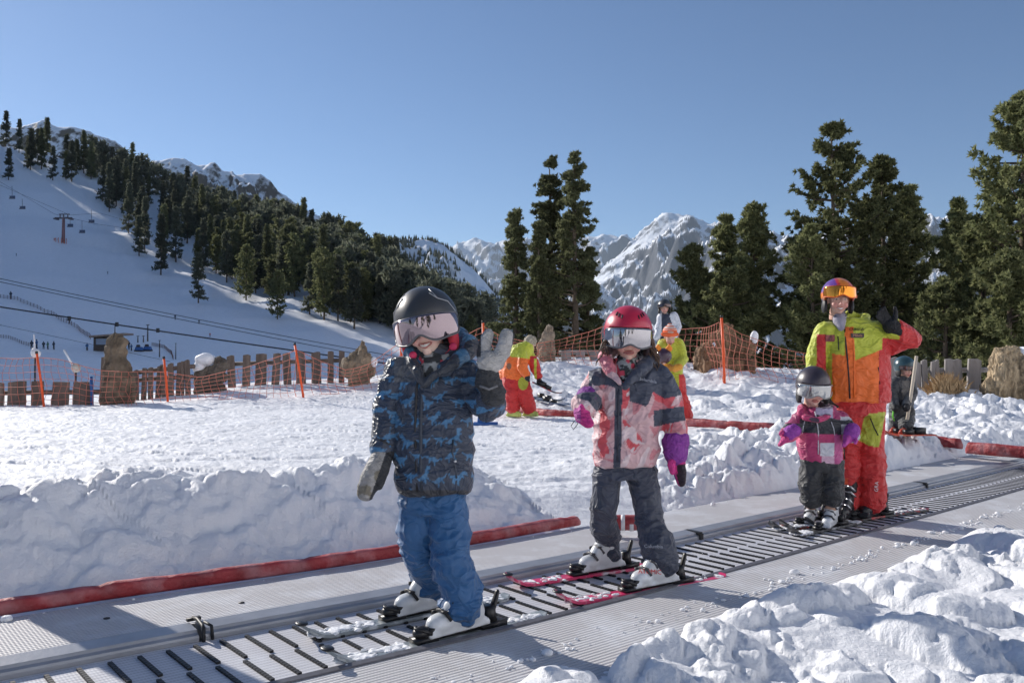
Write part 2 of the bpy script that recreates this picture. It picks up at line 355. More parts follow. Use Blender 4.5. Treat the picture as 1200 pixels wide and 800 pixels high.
        return zv+hill*(Zr>vb)+rough*(.3+.7*sstep(700,300,px))*sstep(60,120,Y)+.5*(fbm2(X*.06,Y*.06,3,128)-.5)*sstep(25,60,Y)
    zf=part(far,farf,X,Y,px,rd,rz)
    z=np.where(far,zf,z)
    z=np.where(Y>600,z-.25*(Y-600),z)
    back=.77*X-.64*Y-5.5  # unseen snow slope behind the camera, added to bounce sunlight onto the fronts
    z=z+np.where(back>0,np.minimum(.85*np.maximum(0,back-3*(1-np.exp(-np.maximum(back,0)/3))),90)*(1+.12*(vn2(X*.05,Y*.05,141)-.5)),0)
    tr=(t>1.93)&(t<3.66)&(s>-8)&(s<16)
    z=np.where(tr&(t>2.25),zbelt-.07,z)
    return z
def tz(x,y): return float(terrain(np.array([float(x)]),np.array([float(y)]))[0])
def build_terrain():
    az=np.concatenate([np.linspace(-180,-62,40,endpoint=False),np.linspace(-62,-36,60,endpoint=False),np.linspace(-36,36,980,endpoint=False),np.linspace(36,62,60,endpoint=False),np.linspace(62,180,40)])
    r=[.12]
    while r[-1]<1.3: r.append(r[-1]*1.09)
    while r[-1]<24: r.append(r[-1]*1.0042)
    while r[-1]<1150: r.append(r[-1]*1.016)
    r=np.array(r);A,Rr=np.meshgrid(np.radians(az),r)
    X=Rr*np.sin(A);Y=Rr*np.cos(A);Z=terrain(X,Y)
    V=np.stack([X,Y,Z],-1).reshape(-1,3);nr,na=X.shape
    i=np.arange(nr-1)[:,None]*na+np.arange(na-1)[None,:]
    Fq=np.stack([i,i+1,i+1+na,i+na],-1).reshape(-1,4)
    me=npmesh('ground',V,Fq)
    o=obj('snow_ground',me,snow_mat('snow'),local=True);tag(o,kind='structure');return o
build_terrain()
# hidden cap under the camera
# ---------------------------------------------------------------- valley floor reaching the horizon
m=MB();m.box((0,9000,-420),(36000,26000,2));tag(obj('valley_floor',m,snow_mat('valley_snow',.02,.4,far=True,mid=.002),smooth=False),kind='structure')
# ---------------------------------------------------------------- mountains
def mountain(name,ridge,D,depth,amp,material,seed,nsc,zbase=-400,nx=420,ny=150,ext=300,back=.5,frontpow=1.15,rid=.5):
    ridge=np.array(ridge,float);px=np.linspace(ridge[0,0]-ext,ridge[-1,0]+ext,nx)
    ry=np.interp(px,ridge[:,0],ridge[:,1]);k=np.linspace(-1,back,ny)
    PX,K=np.meshgrid(px,k);RY=np.interp(PX,px,ry)
    Zr=CAMZ+(HOR-RY)/FPX*D
    X0=(PX-600)/FPX*D;Y0=D+K*depth;X=X0*(1+K*0)
    u=np.clip(1-np.abs(K),0,1)
    Z=zbase+(Zr-zbase)*np.where(K<0,u**frontpow,1-.9*np.abs(K))
    n1=fbm2(X*nsc,Y0*nsc*1.0,6,seed,.55);rg=1-np.abs(2*fbm2(X*nsc*1.4+Y0*nsc*.5,Y0*nsc*.6,6,seed+9,.5)-1)
    env=np.minimum(1,np.abs(K)*4+.12)
    wq=fbm2(X*nsc*.8+7,Y0*nsc*.8,4,seed+20)*2.2
    def rdg(fr,sd,o=3):
        return (1-np.abs(2*fbm2(X*nsc*fr+Y0*nsc*fr*.45+wq,Y0*nsc*fr*.5-X*nsc*fr*.2+wq,o,sd,.5)-1))**2
    r1=rdg(1.3,seed+9);r2=rdg(3.1,seed+10);r3=rdg(7.3,seed+11,4);r4=rdg(17,seed+12,3)
    Z=Z+amp*((n1-.5)*.8+(r1-.6)*rid*1.5+r1*(r2-.5)*rid*.9+(.4+r2)*(r3-.5)*rid*.42+(.4+r3)*(r4-.5)*rid*.2)*env
    V=np.stack([X,Y0,Z],-1).reshape(-1,3);i=np.arange(ny-1)[:,None]*nx+np.arange(nx-1)[None,:]
    me=npmesh(name,V,np.stack([i,i+1,i+1+nx,i+nx],-1).reshape(-1,4))
    return tag(obj(name,me,material,local=True),kind='structure')
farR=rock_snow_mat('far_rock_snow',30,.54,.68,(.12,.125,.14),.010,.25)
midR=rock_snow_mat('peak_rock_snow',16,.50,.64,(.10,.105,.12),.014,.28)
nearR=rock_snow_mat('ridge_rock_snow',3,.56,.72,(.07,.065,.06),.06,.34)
mountain('mountain_far_range',[(380,300),(470,292),(512,285),(530,290),(548,283),(565,281),(580,287),(600,283),(622,279),(645,284),(670,286),(697,281),(715,277),(735,278),(760,290),(800,300),(1300,300)],13500,5200,900,farR,301,.0006,zbase=-900,nx=700,ny=260)
mountain('mountain_peak',[(600,400),(640,372),(672,345),(690,330),(702,318),(716,306),(733,293),(746,279),(760,265),(770,256),(782,250),(797,252),(806,250),(828,257),(845,262),(862,268),(880,268),(905,281),(930,288),(960,276),(985,268),(1020,262),(1050,258),(1080,254),(1095,262),(1130,275),(1300,240),(1500,230)],8200,3800,620,midR,330,.001,zbase=-500,frontpow=1.05,nx=900,ny=420)
mountain('mountain_left_ridge',[(-400,90),(-150,120),(-30,140),(10,150),(32,143),(50,141),(62,147),(85,148),(110,156),(132,163),(150,178),(165,187),(180,188),(196,186),(214,186),(228,192),(250,191),(258,199),(275,206),(290,203),(303,201),(316,209),(325,222),(340,232),(380,255),(430,300)],1500,560,95,nearR,360,.006,zbase=-80,nx=760,ny=300,ext=60,back=.6)
hillm=rock_snow_mat('wooded_hill_snow',4,.30,.5,(.1,.1,.1),.03,.2)
mountain('mountain_wooded_hill',[(300,300),(400,284),(450,279),(480,277),(505,280),(520,287),(538,298),(555,314),(570,332),(585,350),(610,375),(660,410),(760,440)],1350,650,60,hillm,380,.006,zbase=-90,nx=300,ny=120,ext=40)

# ---------------------------------------------------------------- thin valley air
hz=MB();hz.box((0,8900,540),(37000,27000,1924));hm_,nt_,bs_=NT('thin_air');nt_.nodes.remove(bs_);pv=nt_.nodes.new('ShaderNodeVolumePrincipled')
pv.inputs['Color'].default_value=(.72,.85,1,1);pv.inputs['Density'].default_value=3.2e-5;pv.inputs['Anisotropy'].default_value=.2
nt_.links.new(pv.outputs[0],nt_.nodes['Material Output'].inputs['Volume']);tag(obj('haze',hz,hm_,smooth=False,local=True),kind='stuff')
capsnow=snow_mat('cap_snow',60,.3)
# ---------------------------------------------------------------- magic carpet
RZ=math.radians(41.0)
carpet=thing('conveyor_carpet','long grey moving carpet for beginners running between snow banks, black slots across it','conveyor',(0,0,0),RZ)
def ribbon(t0,t1,dz0,dz1,s0,s1,prof,n=150,name='m'):
    """closed long strip following the slope: prof list of (t,z) ring"""
    m=MB();ss=np.linspace(s0,s1,n);k=len(prof);vs=[];fs=[]
    for s in ss:
        z=float(zb(s))
        for t,dz in prof: vs.append((s,t,z+dz))
    for i in range(n-1):
        for j in range(k): fs.append((i*k+j,(i+1)*k+j,(i+1)*k+(j+1)%k,i*k+(j+1)%k))
    fs.append(tuple(range(k)));fs.append(tuple(range((n-1)*k,n*k))[::-1]);return m.add(vs,fs)
def strip_mat(name,col,ribs,perf,dust,rough=.6,bs=.5):
    m,nt,b=NT(name);L=nt.links.new;tc=nd(nt,'ShaderNodeTexCoord');sp=nd(nt,'ShaderNodeSeparateXYZ');L(tc.outputs['Object'],sp.inputs[0])
    def sn(o,fr):
        a=nd(nt,'ShaderNodeMath',operation='MULTIPLY');L(o,a.inputs[0]);a.inputs[1].default_value=fr
        c=nd(nt,'ShaderNodeMath',operation='SINE');L(a.outputs[0],c.inputs[0]);return c.outputs[0]
    r=sn(sp.outputs[1],6.283*ribs);p=sn(sp.outputs[0],6.283*perf)
    mu=nd(nt,'ShaderNodeMath',operation='MULTIPLY_ADD');L(p,mu.inputs[0]);mu.inputs[1].default_value=.45;L(r,mu.inputs[2])
    n=nd(nt,'ShaderNodeTexNoise');n.inputs['Scale'].default_value=3;n.inputs['Detail'].default_value=9;n.inputs['Roughness'].default_value=.7;L(tc.outputs['Object'],n.inputs['Vector'])
    mr=nd(nt,'ShaderNodeMapRange');mr.inputs[1].default_value=.48;mr.inputs[2].default_value=.72;mr.inputs[3].default_value=0;mr.inputs[4].default_value=dust;L(n.outputs[0],mr.inputs[0])
    dk=nd(nt,'ShaderNodeMapRange');dk.inputs[1].default_value=-.9;dk.inputs[2].default_value=.1;dk.inputs[3].default_value=.76;dk.inputs[4].default_value=1;L(mu.outputs[0],dk.inputs[0])
    rgb=nd(nt,'ShaderNodeRGB');rgb.outputs[0].default_value=(*col,1)
    vm=nd(nt,'ShaderNodeVectorMath',operation='SCALE');L(rgb.outputs[0],vm.inputs[0]);L(dk.outputs[0],vm.inputs['Scale'])
    mx=nd(nt,'ShaderNodeMix',data_type='RGBA');L(mr.outputs[0],mx.inputs[0]);L(vm.outputs[0],mx.inputs[6]);mx.inputs[7].default_value=(.75,.78,.83,1);L(mx.outputs[2],b.inputs['Base Color'])
    bp=nd(nt,'ShaderNodeBump');bp.inputs['Strength'].default_value=bs;bp.inputs['Distance'].default_value=.004;L(mu.outputs[0],bp.inputs['Height']);L(bp.outputs[0],b.inputs['Normal'])
    b.inputs['Roughness'].default_value=rough;return m
brd=strip_mat('ribbed_board',(.55,.54,.55),50,80,.7,.6,.38);blt=strip_mat('belt_rubber',(.56,.56,.60),42,90,.55,.6,.15)
alu=mat('aluminium_rail',(.33,.34,.37),.42,.12,8,metal=.35,bump=.1);blk=mat('black_rubber',(.012,.012,.014),.55,.2,40)
obj('belt',ribbon(0,0,0,0,-4,15,[(2.47,0),(3.01,0),(3.01,-.03),(2.47,-.03)]),blt,carpet,local=True,smooth=False)
obj('side_board',ribbon(0,0,0,0,-4,15,[(1.80,.012),(2.42,.012),(2.42,-.05),(1.80,-.05)]),brd,carpet,local=True,smooth=False)
obj('side_board',ribbon(0,0,0,0,-4,15,[(3.125,.034),(3.60,.034),(3.60,-.04),(3.125,-.04)]),brd,carpet,local=True,smooth=False)
obj('rail',ribbon(0,0,0,0,-4,15,[(2.423,.018),(2.445,.022),(2.467,.008),(2.467,-.03),(2.423,-.03)]),mat('dark_edge',(.13,.13,.15),.6,.2,30),carpet,local=True,smooth=False)
# raised far rail in lengths with clamps at the joints
jn=[-4,.78,4.05,7.3,11,15]
def s_of(px,py,z):
    p=onz(px,py,z);return st(p.x,p.y)
jn[1]=s_of(240,745,.04)[0];jn[2]=s_of(831,630,-.03)[0]
for a,b in zip(jn[:-1],jn[1:]):
    obj('rail',ribbon(0,0,0,0,a+.012,b-.012,[(3.012,-.02),(3.012,.014),(3.016,.022),(3.030,.028),(3.036,.038),(3.116,.044),(3.123,.040),(3.123,-.02)],n=50),alu,carpet,local=True,smooth=False)
for a in jn[1:2]:
    m=MB()
    z=float(zb(a));m.tube([(a,3.00,z-.01),(a,3.004,z+.05),(a+.005,3.03,z+.052),(a+.01,3.09,z+.058),(a+.012,3.14,z+.052)],.007,8)
    m.tube([(a+.035,3.006,z+.0),(a+.03,3.006,z+.05),(a+.02,3.05,z+.056)],.006,8);m.box((a+.01,3.13,z+.05),(.05,.02,.01))
    obj('clamp',m,blk,carpet,local=True)
m=MB();sv=-1.0;k=0
while sv<14.5:
    z=float(zb(sv))
    for (a,b) in ((2.495,2.715),(2.745,2.965)):
        off=.018 if a>2.7 else 0
        n=11 if sv<4 else 1
        if n>1:
            for j in range(n):
                tt=a+(b-a)*(j+.5)/n;m.box((sv+off,tt,z+.004),(.014,(b-a)/n*.8,.008))
            m.box((sv+off,(a+b)/2,z+.0035),(.011,b-a,.003))
        else: m.box((sv+off,(a+b)/2,z+.0035),(.012,b-a,.005))
    sv+=.094
obj('belt_slot',m,blk,carpet,local=True,smooth=False)['kind']='stuff'
# drain plugs on the boards
for (px,py) in ((125,724),(283,701),(600+70,650)):
    p=onz(px,py,.06);s,t=st(p.x,p.y);m=MB();m.tube([(s,t,float(zb(s))+.03),(s,t,float(zb(s))+.037)],.012,12);obj('bolt',m,blk,carpet,local=True)
# red padding along the far board
redp=mat('red_vinyl',(.30,.03,.035),.6,.25,9,bump=.8,bscale=16,bdist=.025,col2=(.42,.17,.18),c2scale=7,c2th=(.48,.68))
def pad(name,label,pts,r,seed,lw=.9,capm=None,tall=1.0,grp='red safety pads'):
    """inflated pad roll along a ground path, with welds and dents"""
    pts=[Vector(p) for p in pts];L=[0]
    for a,b in zip(pts[:-1],pts[1:]): L.append(L[-1]+(b-a).length)
    n=max(12,int(L[-1]/.03));m=MB();P=[];Rr=[]
    for i in range(n+1):
        d=L[-1]*i/n
        p=Vector([np.interp(d,L,[q[k] for q in pts]) for k in range(3)])
        w=r*(1-.12*math.exp(-(((d%lw)-lw/2)/.02)**2))*(1+.14*(vn2(np.array([d*4.]),np.array([seed*3.1]))[0]-.5))*(1+.07*(vn2(np.array([d*14.]),np.array([seed*1.1]))[0]-.5))
        if i in(0,n): w*=.55
        P.append(p+Vector((0,0,w*tall)));Rr.append(w)
    # axis along path with vertical stretch
    vs=[];fs=[];K=20
    for i,p in enumerate(P):
        d=(P[min(i+1,n)]-P[max(i-1,0)]);d.z=0;d.normalize();sd_=Vector((d.y,-d.x,0))
        for k in range(K):
            q=2*math.pi*k/K;c,s_=math.cos(q),math.sin(q);e=.62
            vs.append(p+sd_*math.copysign(abs(c)**e,c)*Rr[i]+Vector((0,0,1))*math.copysign(abs(s_)**e,s_)*Rr[i]*tall)
    for i in range(n):
        for k in range(K): fs.append((i*K+k,i*K+(k+1)%K,(i+1)*K+(k+1)%K,(i+1)*K+k))
    fs.append(tuple(range(K))[::-1]);fs.append(tuple(range(n*K,(n+1)*K)));m.add(vs,fs)
    return tag(obj(name,m,redp,base=pts[0]),label,'safety pad',grp)
def gp(px,py,z): return onz(px,py,z)
pts=[]
for s in np.linspace(-2.2,3.75,26):
    x,y=xy(s,3.655+.015*math.sin(s*2.1));pts.append((x,y,float(zb(s))+.03))
pad('red_pad','faded red foam pad along the far edge of the carpet, left of the boy',pts,.032,1)
striped=mat('striped_cap',(.5,.05,.06),.5,.1,10)

for a in jn[2:4]:
    z=float(zb(a));m=MB();m.box((a,3.065,z+.036),(.03,.11,.016));m.box((a,3.008,z+.01),(.03,.012,.05));obj('clamp',m,blk,carpet,local=True,smooth=False)
# crumbs of snow fallen on the boards and lying on the padding
rr=random.Random(21);m=MB()
def crumb(s,t,r,z0=0):
    x,y=xy(s,t);z=float(zb(s))+z0
    m.ell((x,y,z+r*.3),(r*rr.uniform(.8,1.4),r*rr.uniform(.7,1.2),r*rr.uniform(.5,.9)),nu=6,nv=4)
for i in range(650):
    t=2.1+abs(rr.gauss(0,.05));crumb(rr.uniform(.3,9),t,min(.022,rr.lognormvariate(-5.1,.5)),.012)
for i in range(120): crumb(rr.uniform(-1,11),3.59-abs(rr.gauss(0,.05)),min(.02,rr.lognormvariate(-5.1,.5)),.034)
for i in range(120): crumb(rr.uniform(-.5,10),rr.uniform(2.2,3.5),rr.uniform(.002,.005),.03 if rr.random()<.5 else .012)
me=blob(m,.0045,1,.5);o_=obj('snow_crumbs',me,capsnow,base=(0,0,0));tag(o_,kind='stuff')
# unseen post added just outside the picture at the left to cast shade across the boards
x,y=-2.74,4.07;z=tz(x,y)
o=thing('shadow_post','unseen red padded post added beyond the left picture edge to shade the boards','post',(x,y,z))
m=MB();m.tube([(x,y,z-.2),(x,y,z+1.45)],.15,20,round_=False);obj('padding',m,redp,o);m=MB();m.tube([(x,y,z+1.44),(x,y,z+1.75)],.05,12);obj('pole',m,alu,o)
# ---------------------------------------------------------------- trees
def leafmat(name,c1,c2):
    m,nt,b=NT(name);L=nt.links.new
    g=nd(nt,'ShaderNodeNewGeometry');oi=nd(nt,'ShaderNodeObjectInfo')
    rm=nd(nt,'ShaderNodeMix',data_type='RGBA');L(g.outputs['Random Per Island'],rm.inputs[0]);rm.inputs[6].default_value=(*c1,1);rm.inputs[7].default_value=(*c2,1)
    v=nd(nt,'ShaderNodeMapRange');L(oi.outputs['Random'],v.inputs[0]);v.inputs[3].default_value=.75;v.inputs[4].default_value=1.3
    vm=nd(nt,'ShaderNodeVectorMath',operation='SCALE');L(rm.outputs[2],vm.inputs[0]);L(v.outputs[0],vm.inputs['Scale']);L(vm.outputs[0],b.inputs['Base Color'])
    b.inputs['Roughness'].default_value=.75;b.inputs['Specular IOR Level'].default_value=.2
    tr=nd(nt,'ShaderNodeBsdfTranslucent');L(vm.outputs[0],tr.inputs[0]);ms=nd(nt,'ShaderNodeMixShader');ms.inputs[0].default_value=.5
    L(b.outputs[0],ms.inputs[1]);L(tr.outputs[0],ms.inputs[2]);L(ms.outputs[0],nt.nodes['Material Output'].inputs[0]);return m
pineM=leafmat('pine_needles',(.105,.125,.055),(.235,.24,.115));spruceM=leafmat('spruce_needles',(.09,.108,.055),(.20,.205,.105));darkM=leafmat('dark_needles',(.07,.085,.06),(.16,.165,.115))
barkM=mat('bark',(.10,.075,.055),.9,.3,6,bump=.6,bscale=12,bdist=.03)
def crown_mesh(name,h,w,prof,nb,nt_,nl,leaf,seed,up=.35,lo=.1,droop=0.):
    """needle tufts spread along whorled branches"""
    r=np.random.default_rng(seed)
    hf=lo+(1-lo)*np.sort(r.random(nb))**.9
    pr=np.interp(hf,[p[0] for p in prof],[p[1] for p in prof])
    sect=r.random(nb)*6.283
    irr=.50+.68*r.random(nb)
    clump=(.60+.75*vn2(sect*1.3,hf*9,seed)) if w>3.2 else (.8+.4*vn2(sect*2.3,hf*14,seed))
    L=w/2*pr*irr*clump
    T=np.sqrt(r.random((nb,nt_)))*.88+.12
    bx=np.cos(sect)[:,None]*L[:,None]*T;by=np.sin(sect)[:,None]*L[:,None]*T
    bz=(hf*h)[:,None]+L[:,None]*T*(up*T-droop)
    jit=leaf*.9
    cx=bx+r.normal(0,jit*.6,bx.shape);cy=by+r.normal(0,jit*.6,bx.shape);cz=bz+r.normal(0,jit*.4,bx.shape)
    P=np.stack([cx,cy,cz],-1).reshape(-1,3);out=np.stack([np.cos(sect)[:,None]+0*bx,np.sin(sect)[:,None]+0*by,0*bz+.5],-1).reshape(-1,3)
    P=np.repeat(P,nl,0);out=np.repeat(out,nl,0);n=len(P)
    d=r.normal(0,1,(n,3))*.8+out*.75;d/=np.linalg.norm(d,axis=1)[:,None]
    e=np.cross(d,r.normal(0,1,(n,3)));e/=np.linalg.norm(e,axis=1)[:,None]
    ln=leaf*(.6+.8*r.random(n))[:,None];wd=ln*.24
    # leaf = 3-sided sliver
    a=P-e*wd;b=P+e*wd;c=P+d*ln
    V=np.stack([a,b,c],1).reshape(-1,3);F=np.arange(len(V)).reshape(-1,3)
    return npmesh(name,V,F),(sect,hf*h,L)
def trunk_mesh(h,r0,br,seed,every=1,lean=0):
    m=MB();r=random.Random(seed)
    pts=[(lean*(z**1.5)*h+.06*math.sin(z*9+seed),.05*math.cos(z*7+seed),z*h-.6*(1-z)) for z in np.linspace(0,.97,9)]
    m.tube(pts,[r0*(1-.93*z)+.01 for z in np.linspace(0,1,9)],8)
    if br is not None:
        s_,hz,L=br
        for i in range(0,len(s_),every):
            if L[i]<.25: continue
            k=L[i]*.85;m.tube([(0,0,hz[i]-.05),(math.cos(s_[i])*k*.5,math.sin(s_[i])*k*.5,hz[i]+.05*k),(math.cos(s_[i])*k,math.sin(s_[i])*k,hz[i]+.28*k)],[.035*r0/.16,.022*r0/.16,.006],4,cap=False)
    return m.mesh('trunk')
PINE=[(0,.35),(.12,.8),(.3,1.0),(.55,.88),(.75,.66),(.9,.38),(1,.1)]
SPR=[(0,.8),(.1,1.0),(.3,.86),(.55,.6),(.8,.3),(1,.04)]
COL=[(0,.8),(.12,1.0),(.3,.92),(.48,.66),(.65,.48),(.82,.34),(.94,.2),(1,.05)]
protos={}
def near_tree(kind,px,top,base_px,wpx,Y,label,seed,group,name='pine_tree'):
    p=at(px,top,Y);gx=p.x;gz=tz(gx,Y);h=p.z-gz
    w=wpx/FPX*Y
    prof={'pine':PINE,'spruce':SPR,'col':COL}[kind];M={'pine':pineM,'spruce':spruceM,'col':spruceM}[kind]
    nb=int(14*h);me,br=crown_mesh('crown',h,w,prof,nb,16,22,.215 if kind=='pine' else .19,seed,up=.42 if kind=='pine' else .1,lo=.07,droop=0 if kind=='pine' else .12)
    t=thing(name,label,'tree',(gx,Y,gz),0,group)
    obj('trunk',trunk_mesh(h,.13+.012*h,br,seed,2),barkM,t,local=True)
    obj('crown',me,M,t,local=True,smooth=False);return t
gT='trees standing behind the piste'
T=[('col',604,248,0,92,52,'left and lowest of the tall narrow conifers between the boy and the girl'),
   ('col',645,186,0,96,54,'middle conifer of the tall narrow clump between the boy and the girl'),
   ('col',673,181,0,104,51,'tallest and slimmest conifer of the clump above the girl helmet'),
   ('spruce',632,262,0,84,50,'bushy conifer filling the front foot of the clump between boy and girl'),
   ('spruce',690,292,0,74,53,'short conifer with wide low skirt on the right foot of the clump beside the girl'),
   ('pine',812,290,0,66,47,'small dense stone pine on the left of the group behind the lifting instructor'),
   ('pine',850,256,0,62,49,'slender stone pine with open twiggy top in the group right of the peak'),
   ('pine',882,243,0,76,46,'tallest stone pine of the small group just left of the big round crown'),
   ('pine',858,318,0,100,44,'low spreading stone pine in front of the small group left of the big crown'),
   ('pine',975,151,0,128,44,'big broad stone pine with rounded top behind the waving instructor'),
   ('pine',1034,188,0,104,45,'stone pine leaning against the right side of the big rounded pine'),
   ('pine',1063,222,0,66,47,'narrow stone pine at the right end of the clump behind the instructor'),
   ('pine',952,270,0,90,42,'bushy low stone pine at the left foot of the big rounded pine'),
   ('pine',1122,238,0,62,42,'dark stone pine at the left of the right hand group'),
   ('pine',1152,258,0,96,38,'stone pine with yellowish twigs in the middle of the right hand group'),
   ('pine',1198,112,0,120,36,'tallest stone pine cut by the right picture edge with a long bare branch'),
   ('pine',1108,330,0,84,37,'low dark stone pine above the grey fence at the right'),
   ('pine',1182,300,0,90,33,'bushy stone pine right behind the straw mound'),
   ('pine',1240,200,0,110,35,'stone pine just beyond the right picture edge')]
for i,(k,px,tp,b,wp,Y,lab) in enumerate(T): near_tree(k,px,tp,b,wp*1.12,Y,lab,900+i*7,gT,'pine_tree' if k=='pine' else 'conifer_tree')
# long bare branch
# hillside forest: four shared kinds
kinds=[]
for i,(h,w,prof,M,up) in enumerate(((16,6.2,PINE,pineM,.3),(17,4.6,SPR,darkM,.05),(15,5.0,COL,darkM,.2),(13,6.6,PINE,spruceM,.35),(18,4.0,SPR,spruceM,.0))):
    me,br=crown_mesh('crown',h,w,prof,95,9,7,.62,2000+i,up=up,lo=.1)
    me.materials.append(M);tr=trunk_mesh(h,.24,None,i);tr.materials.append(barkM);smoothall(me,False);kinds.append((me,tr,h))
def inpoly(x,y,P):
    c=False;n=len(P);j=n-1
    for i in range(n):
        if (P[i][1]>y)!=(P[j][1]>y) and x<(P[j][0]-P[i][0])*(y-P[i][1])/(P[j][1]-P[i][1])+P[i][0]: c=not c
        j=i
    return c
# precompute the visible ground point per pixel column on the hill
def hitmap(px):
    Ys=np.linspace(70,470,400);X=(px-600)/FPX*Ys;Z=terrain(X,Ys);py=HOR-(Z-CAMZ)/Ys*FPX
    return Ys,X,Z,py
reg=[([(-10,135),(40,150),(110,180),(215,205),(330,250),(420,300),(470,330),(470,345),(440,372),(395,362),(330,330),(250,320),(190,262),(120,250),(60,205),(-10,190)],125),
     ([(120,235),(200,260),(250,290),(300,320),(350,345),(395,365),(370,372),(300,345),(230,322),(175,300),(130,255)],30),
     ([(280,300),(380,290),(470,320),(480,400),(430,385),(380,376),(325,352),(280,325)],66),
     ([(430,300),(520,340),(600,372),(620,412),(560,416),(500,410),(440,390)],54)]
rr=random.Random(5);n=0;proto_t={}
cand=[]
for poly,cnt in reg:
    xs=[p[0] for p in poly];k=0;tr_=0
    while k<cnt and tr_<6000:
        tr_+=1;px=rr.uniform(min(xs),max(xs));Ys,X,Z,py=hitmap(px)
        j=rr.randrange(len(Ys));yy=py[j]
        if yy>np.min(py[:j+1])+6: continue   # hidden by nearer ground
        if not inpoly(px,yy,poly): continue
        x,y=X[j],Ys[j]
        if any((x-a)**2+(y-b)**2<(2.6 if cnt>30 else 4.0)**2 for a,b,_,_ in cand): continue
        cand.append((x,y,Z[j],px));k+=1
# a few measured ones: (px, base y, height px)
for px,by,hp in ((162,300,48),(188,322,72),(232,375-20,60),(288,352,66),(325,374,58),(338,345,80),(20,178,40),(8,240-30,38),(105,210,45),(88,200,38),(60,240-30,40),(265,330,60),(395,360,70),(415,385,72)):
    Ys,X,Z,py=hitmap(px);j=int(np.argmin(np.abs(py-by)));cand.append((X[j],Ys[j],Z[j],-hp))
for i,(x,y,z,q) in enumerate(cand):
    front=y<170
    k=rr.choice((0,3,0,2)) if (x/y*FPX+600>250 and rr.random()<.7) else rr.choice((1,2,4,1))
    me,tr,h=kinds[k];s=rr.uniform(.78,1.3)
    if q<0: s=(-q/FPX*y)/h
    elif y<200: s*=.85
    if 600+FPX*x/y>470: s*=.72
    first=k not in proto_t
    o=thing('conifer','dark conifer among the many on the wooded hillside at the left','tree',(x,y,z-.4),rr.uniform(0,6.28),'conifers on the wooded hillside')
    o.scale=(s*rr.uniform(.85,1.15),)*2+(s,)
    a=bpy.data.objects.new('crown',me);C.objects.link(a);a.parent=o
    b=bpy.data.objects.new('trunk',tr);C.objects.link(b);b.parent=o
# forest too dense to count behind the nearer hillside trees
lowp,_=crown_mesh('low',16,6,PINE,34,5,5,1.5,3001,up=.25,lo=.08);lv=getco(lowp);nf=len(lv)
pts_=[];reg2=[([(330,262),(420,300),(500,345),(590,392),(590,412),(500,405),(430,372),(330,322),(270,290)],330),([(100,178),(215,208),(330,252),(330,300),(250,285),(180,240),(100,205)],90)]
for poly,cnt in reg2:
    xs=[p[0] for p in poly];k=0;tr_=0
    while k<cnt and tr_<4000:
        tr_+=1;px=rr.uniform(min(xs),max(xs));Ys,X,Z,py=hitmap(px);j=rr.randrange(len(Ys));yy=py[j]
        if yy>np.min(py[:j+1])+12 or not inpoly(px,yy,poly): continue
        pts_.append((X[j],Ys[j],Z[j]));k+=1
VV=[]
for (x,y,z) in pts_:
    a=rr.uniform(0,6.28);s=rr.uniform(.7,1.15);c_,s_=math.cos(a),math.sin(a);R_=np.array([[c_,-s_,0],[s_,c_,0],[0,0,1]]);VV.append((lv@R_.T)*s+np.array([x,y,z-.5]))
VV=np.concatenate(VV);tag(obj('forest',npmesh('forest',VV,np.arange(len(VV)).reshape(-1,3)),darkM,local=True,smooth=False),kind='stuff')
# trees behind the viewer, mirrored in goggles
for i,(x,y,s) in enumerate(((-9,-16,1.0),(-3,-19,.8),(5,-14,1.1),(12,-11,.9),(-16,-9,1.0),(-1,-24,1.3),(3,-11,.6))):
    k=(0,1,3,4,2)[i%5];me,tr,h=kinds[k];o=thing('conifer','conifer standing on the snow behind the viewer','tree',(x,y,tz(x,y)-.2),i,'conifers behind the viewer');o.scale=(s*.6,)*3
    for nm,mm in (('crown',me),('trunk',tr)):
        a=bpy.data.objects.new(nm,mm);C.objects.link(a);a.parent=o
# scrub on the far wooded hill: tiny trees that nobody could count
r=np.random.default_rng(77);hm=bpy.data.objects['mountain_wooded_hill'];co=getco(hm.data);no=getno(hm.data)
sel=co[(co[:,2]>-30)&(co[:,1]<1365)];d=fbm2(sel[:,0]*.01,sel[:,1]*.01,4,71);sel=sel[d>.40]
pick=sel[r.integers(0,len(sel),9000)]+r.normal(0,2.2,(9000,3))*np.array([1,1,0])
hh=5+6*r.random(9000);ww=1.6+1.2*r.random(9000);V=[];
ang=r.random(9000)*3;dirs=[(np.cos(ang+k*2.094),np.sin(ang+k*2.094)) for k in range(3)]
base=[pick+np.stack([dx*ww,dy*ww,0*ww-1],-1) for dx,dy in dirs];top=pick+np.stack([0*hh,0*hh,hh],-1)
V=np.stack(base+[top],1).reshape(-1,3);i0=np.arange(9000)*4
F=np.concatenate([np.stack([i0+a,i0+b,i0+3],-1) for a,b in ((0,1),(1,2),(2,0))])
tag(obj('distant_forest',npmesh('distant_forest',V,F),darkM,local=True,smooth=False),kind='stuff')
# low scrub and boulders scattered on the wooded slope
# ---------------------------------------------------------------- fences, rocks, nets, poles
woodM=mat('weathered_wood',(.15,.115,.095),.85,.35,9,bump=.7,bscale=30,bdist=.01,stretch=(1,1,.12))
woodG=mat('grey_wood',(.27,.25,.24),.85,.3,9,bump=.6,bscale=30,bdist=.01,stretch=(1,1,.12))
orangeM=mat('orange_plastic',(.80,.10,.02),.5,.1,20)
netM=mat('net_cord',(.58,.19,.13),.7,.15,5)

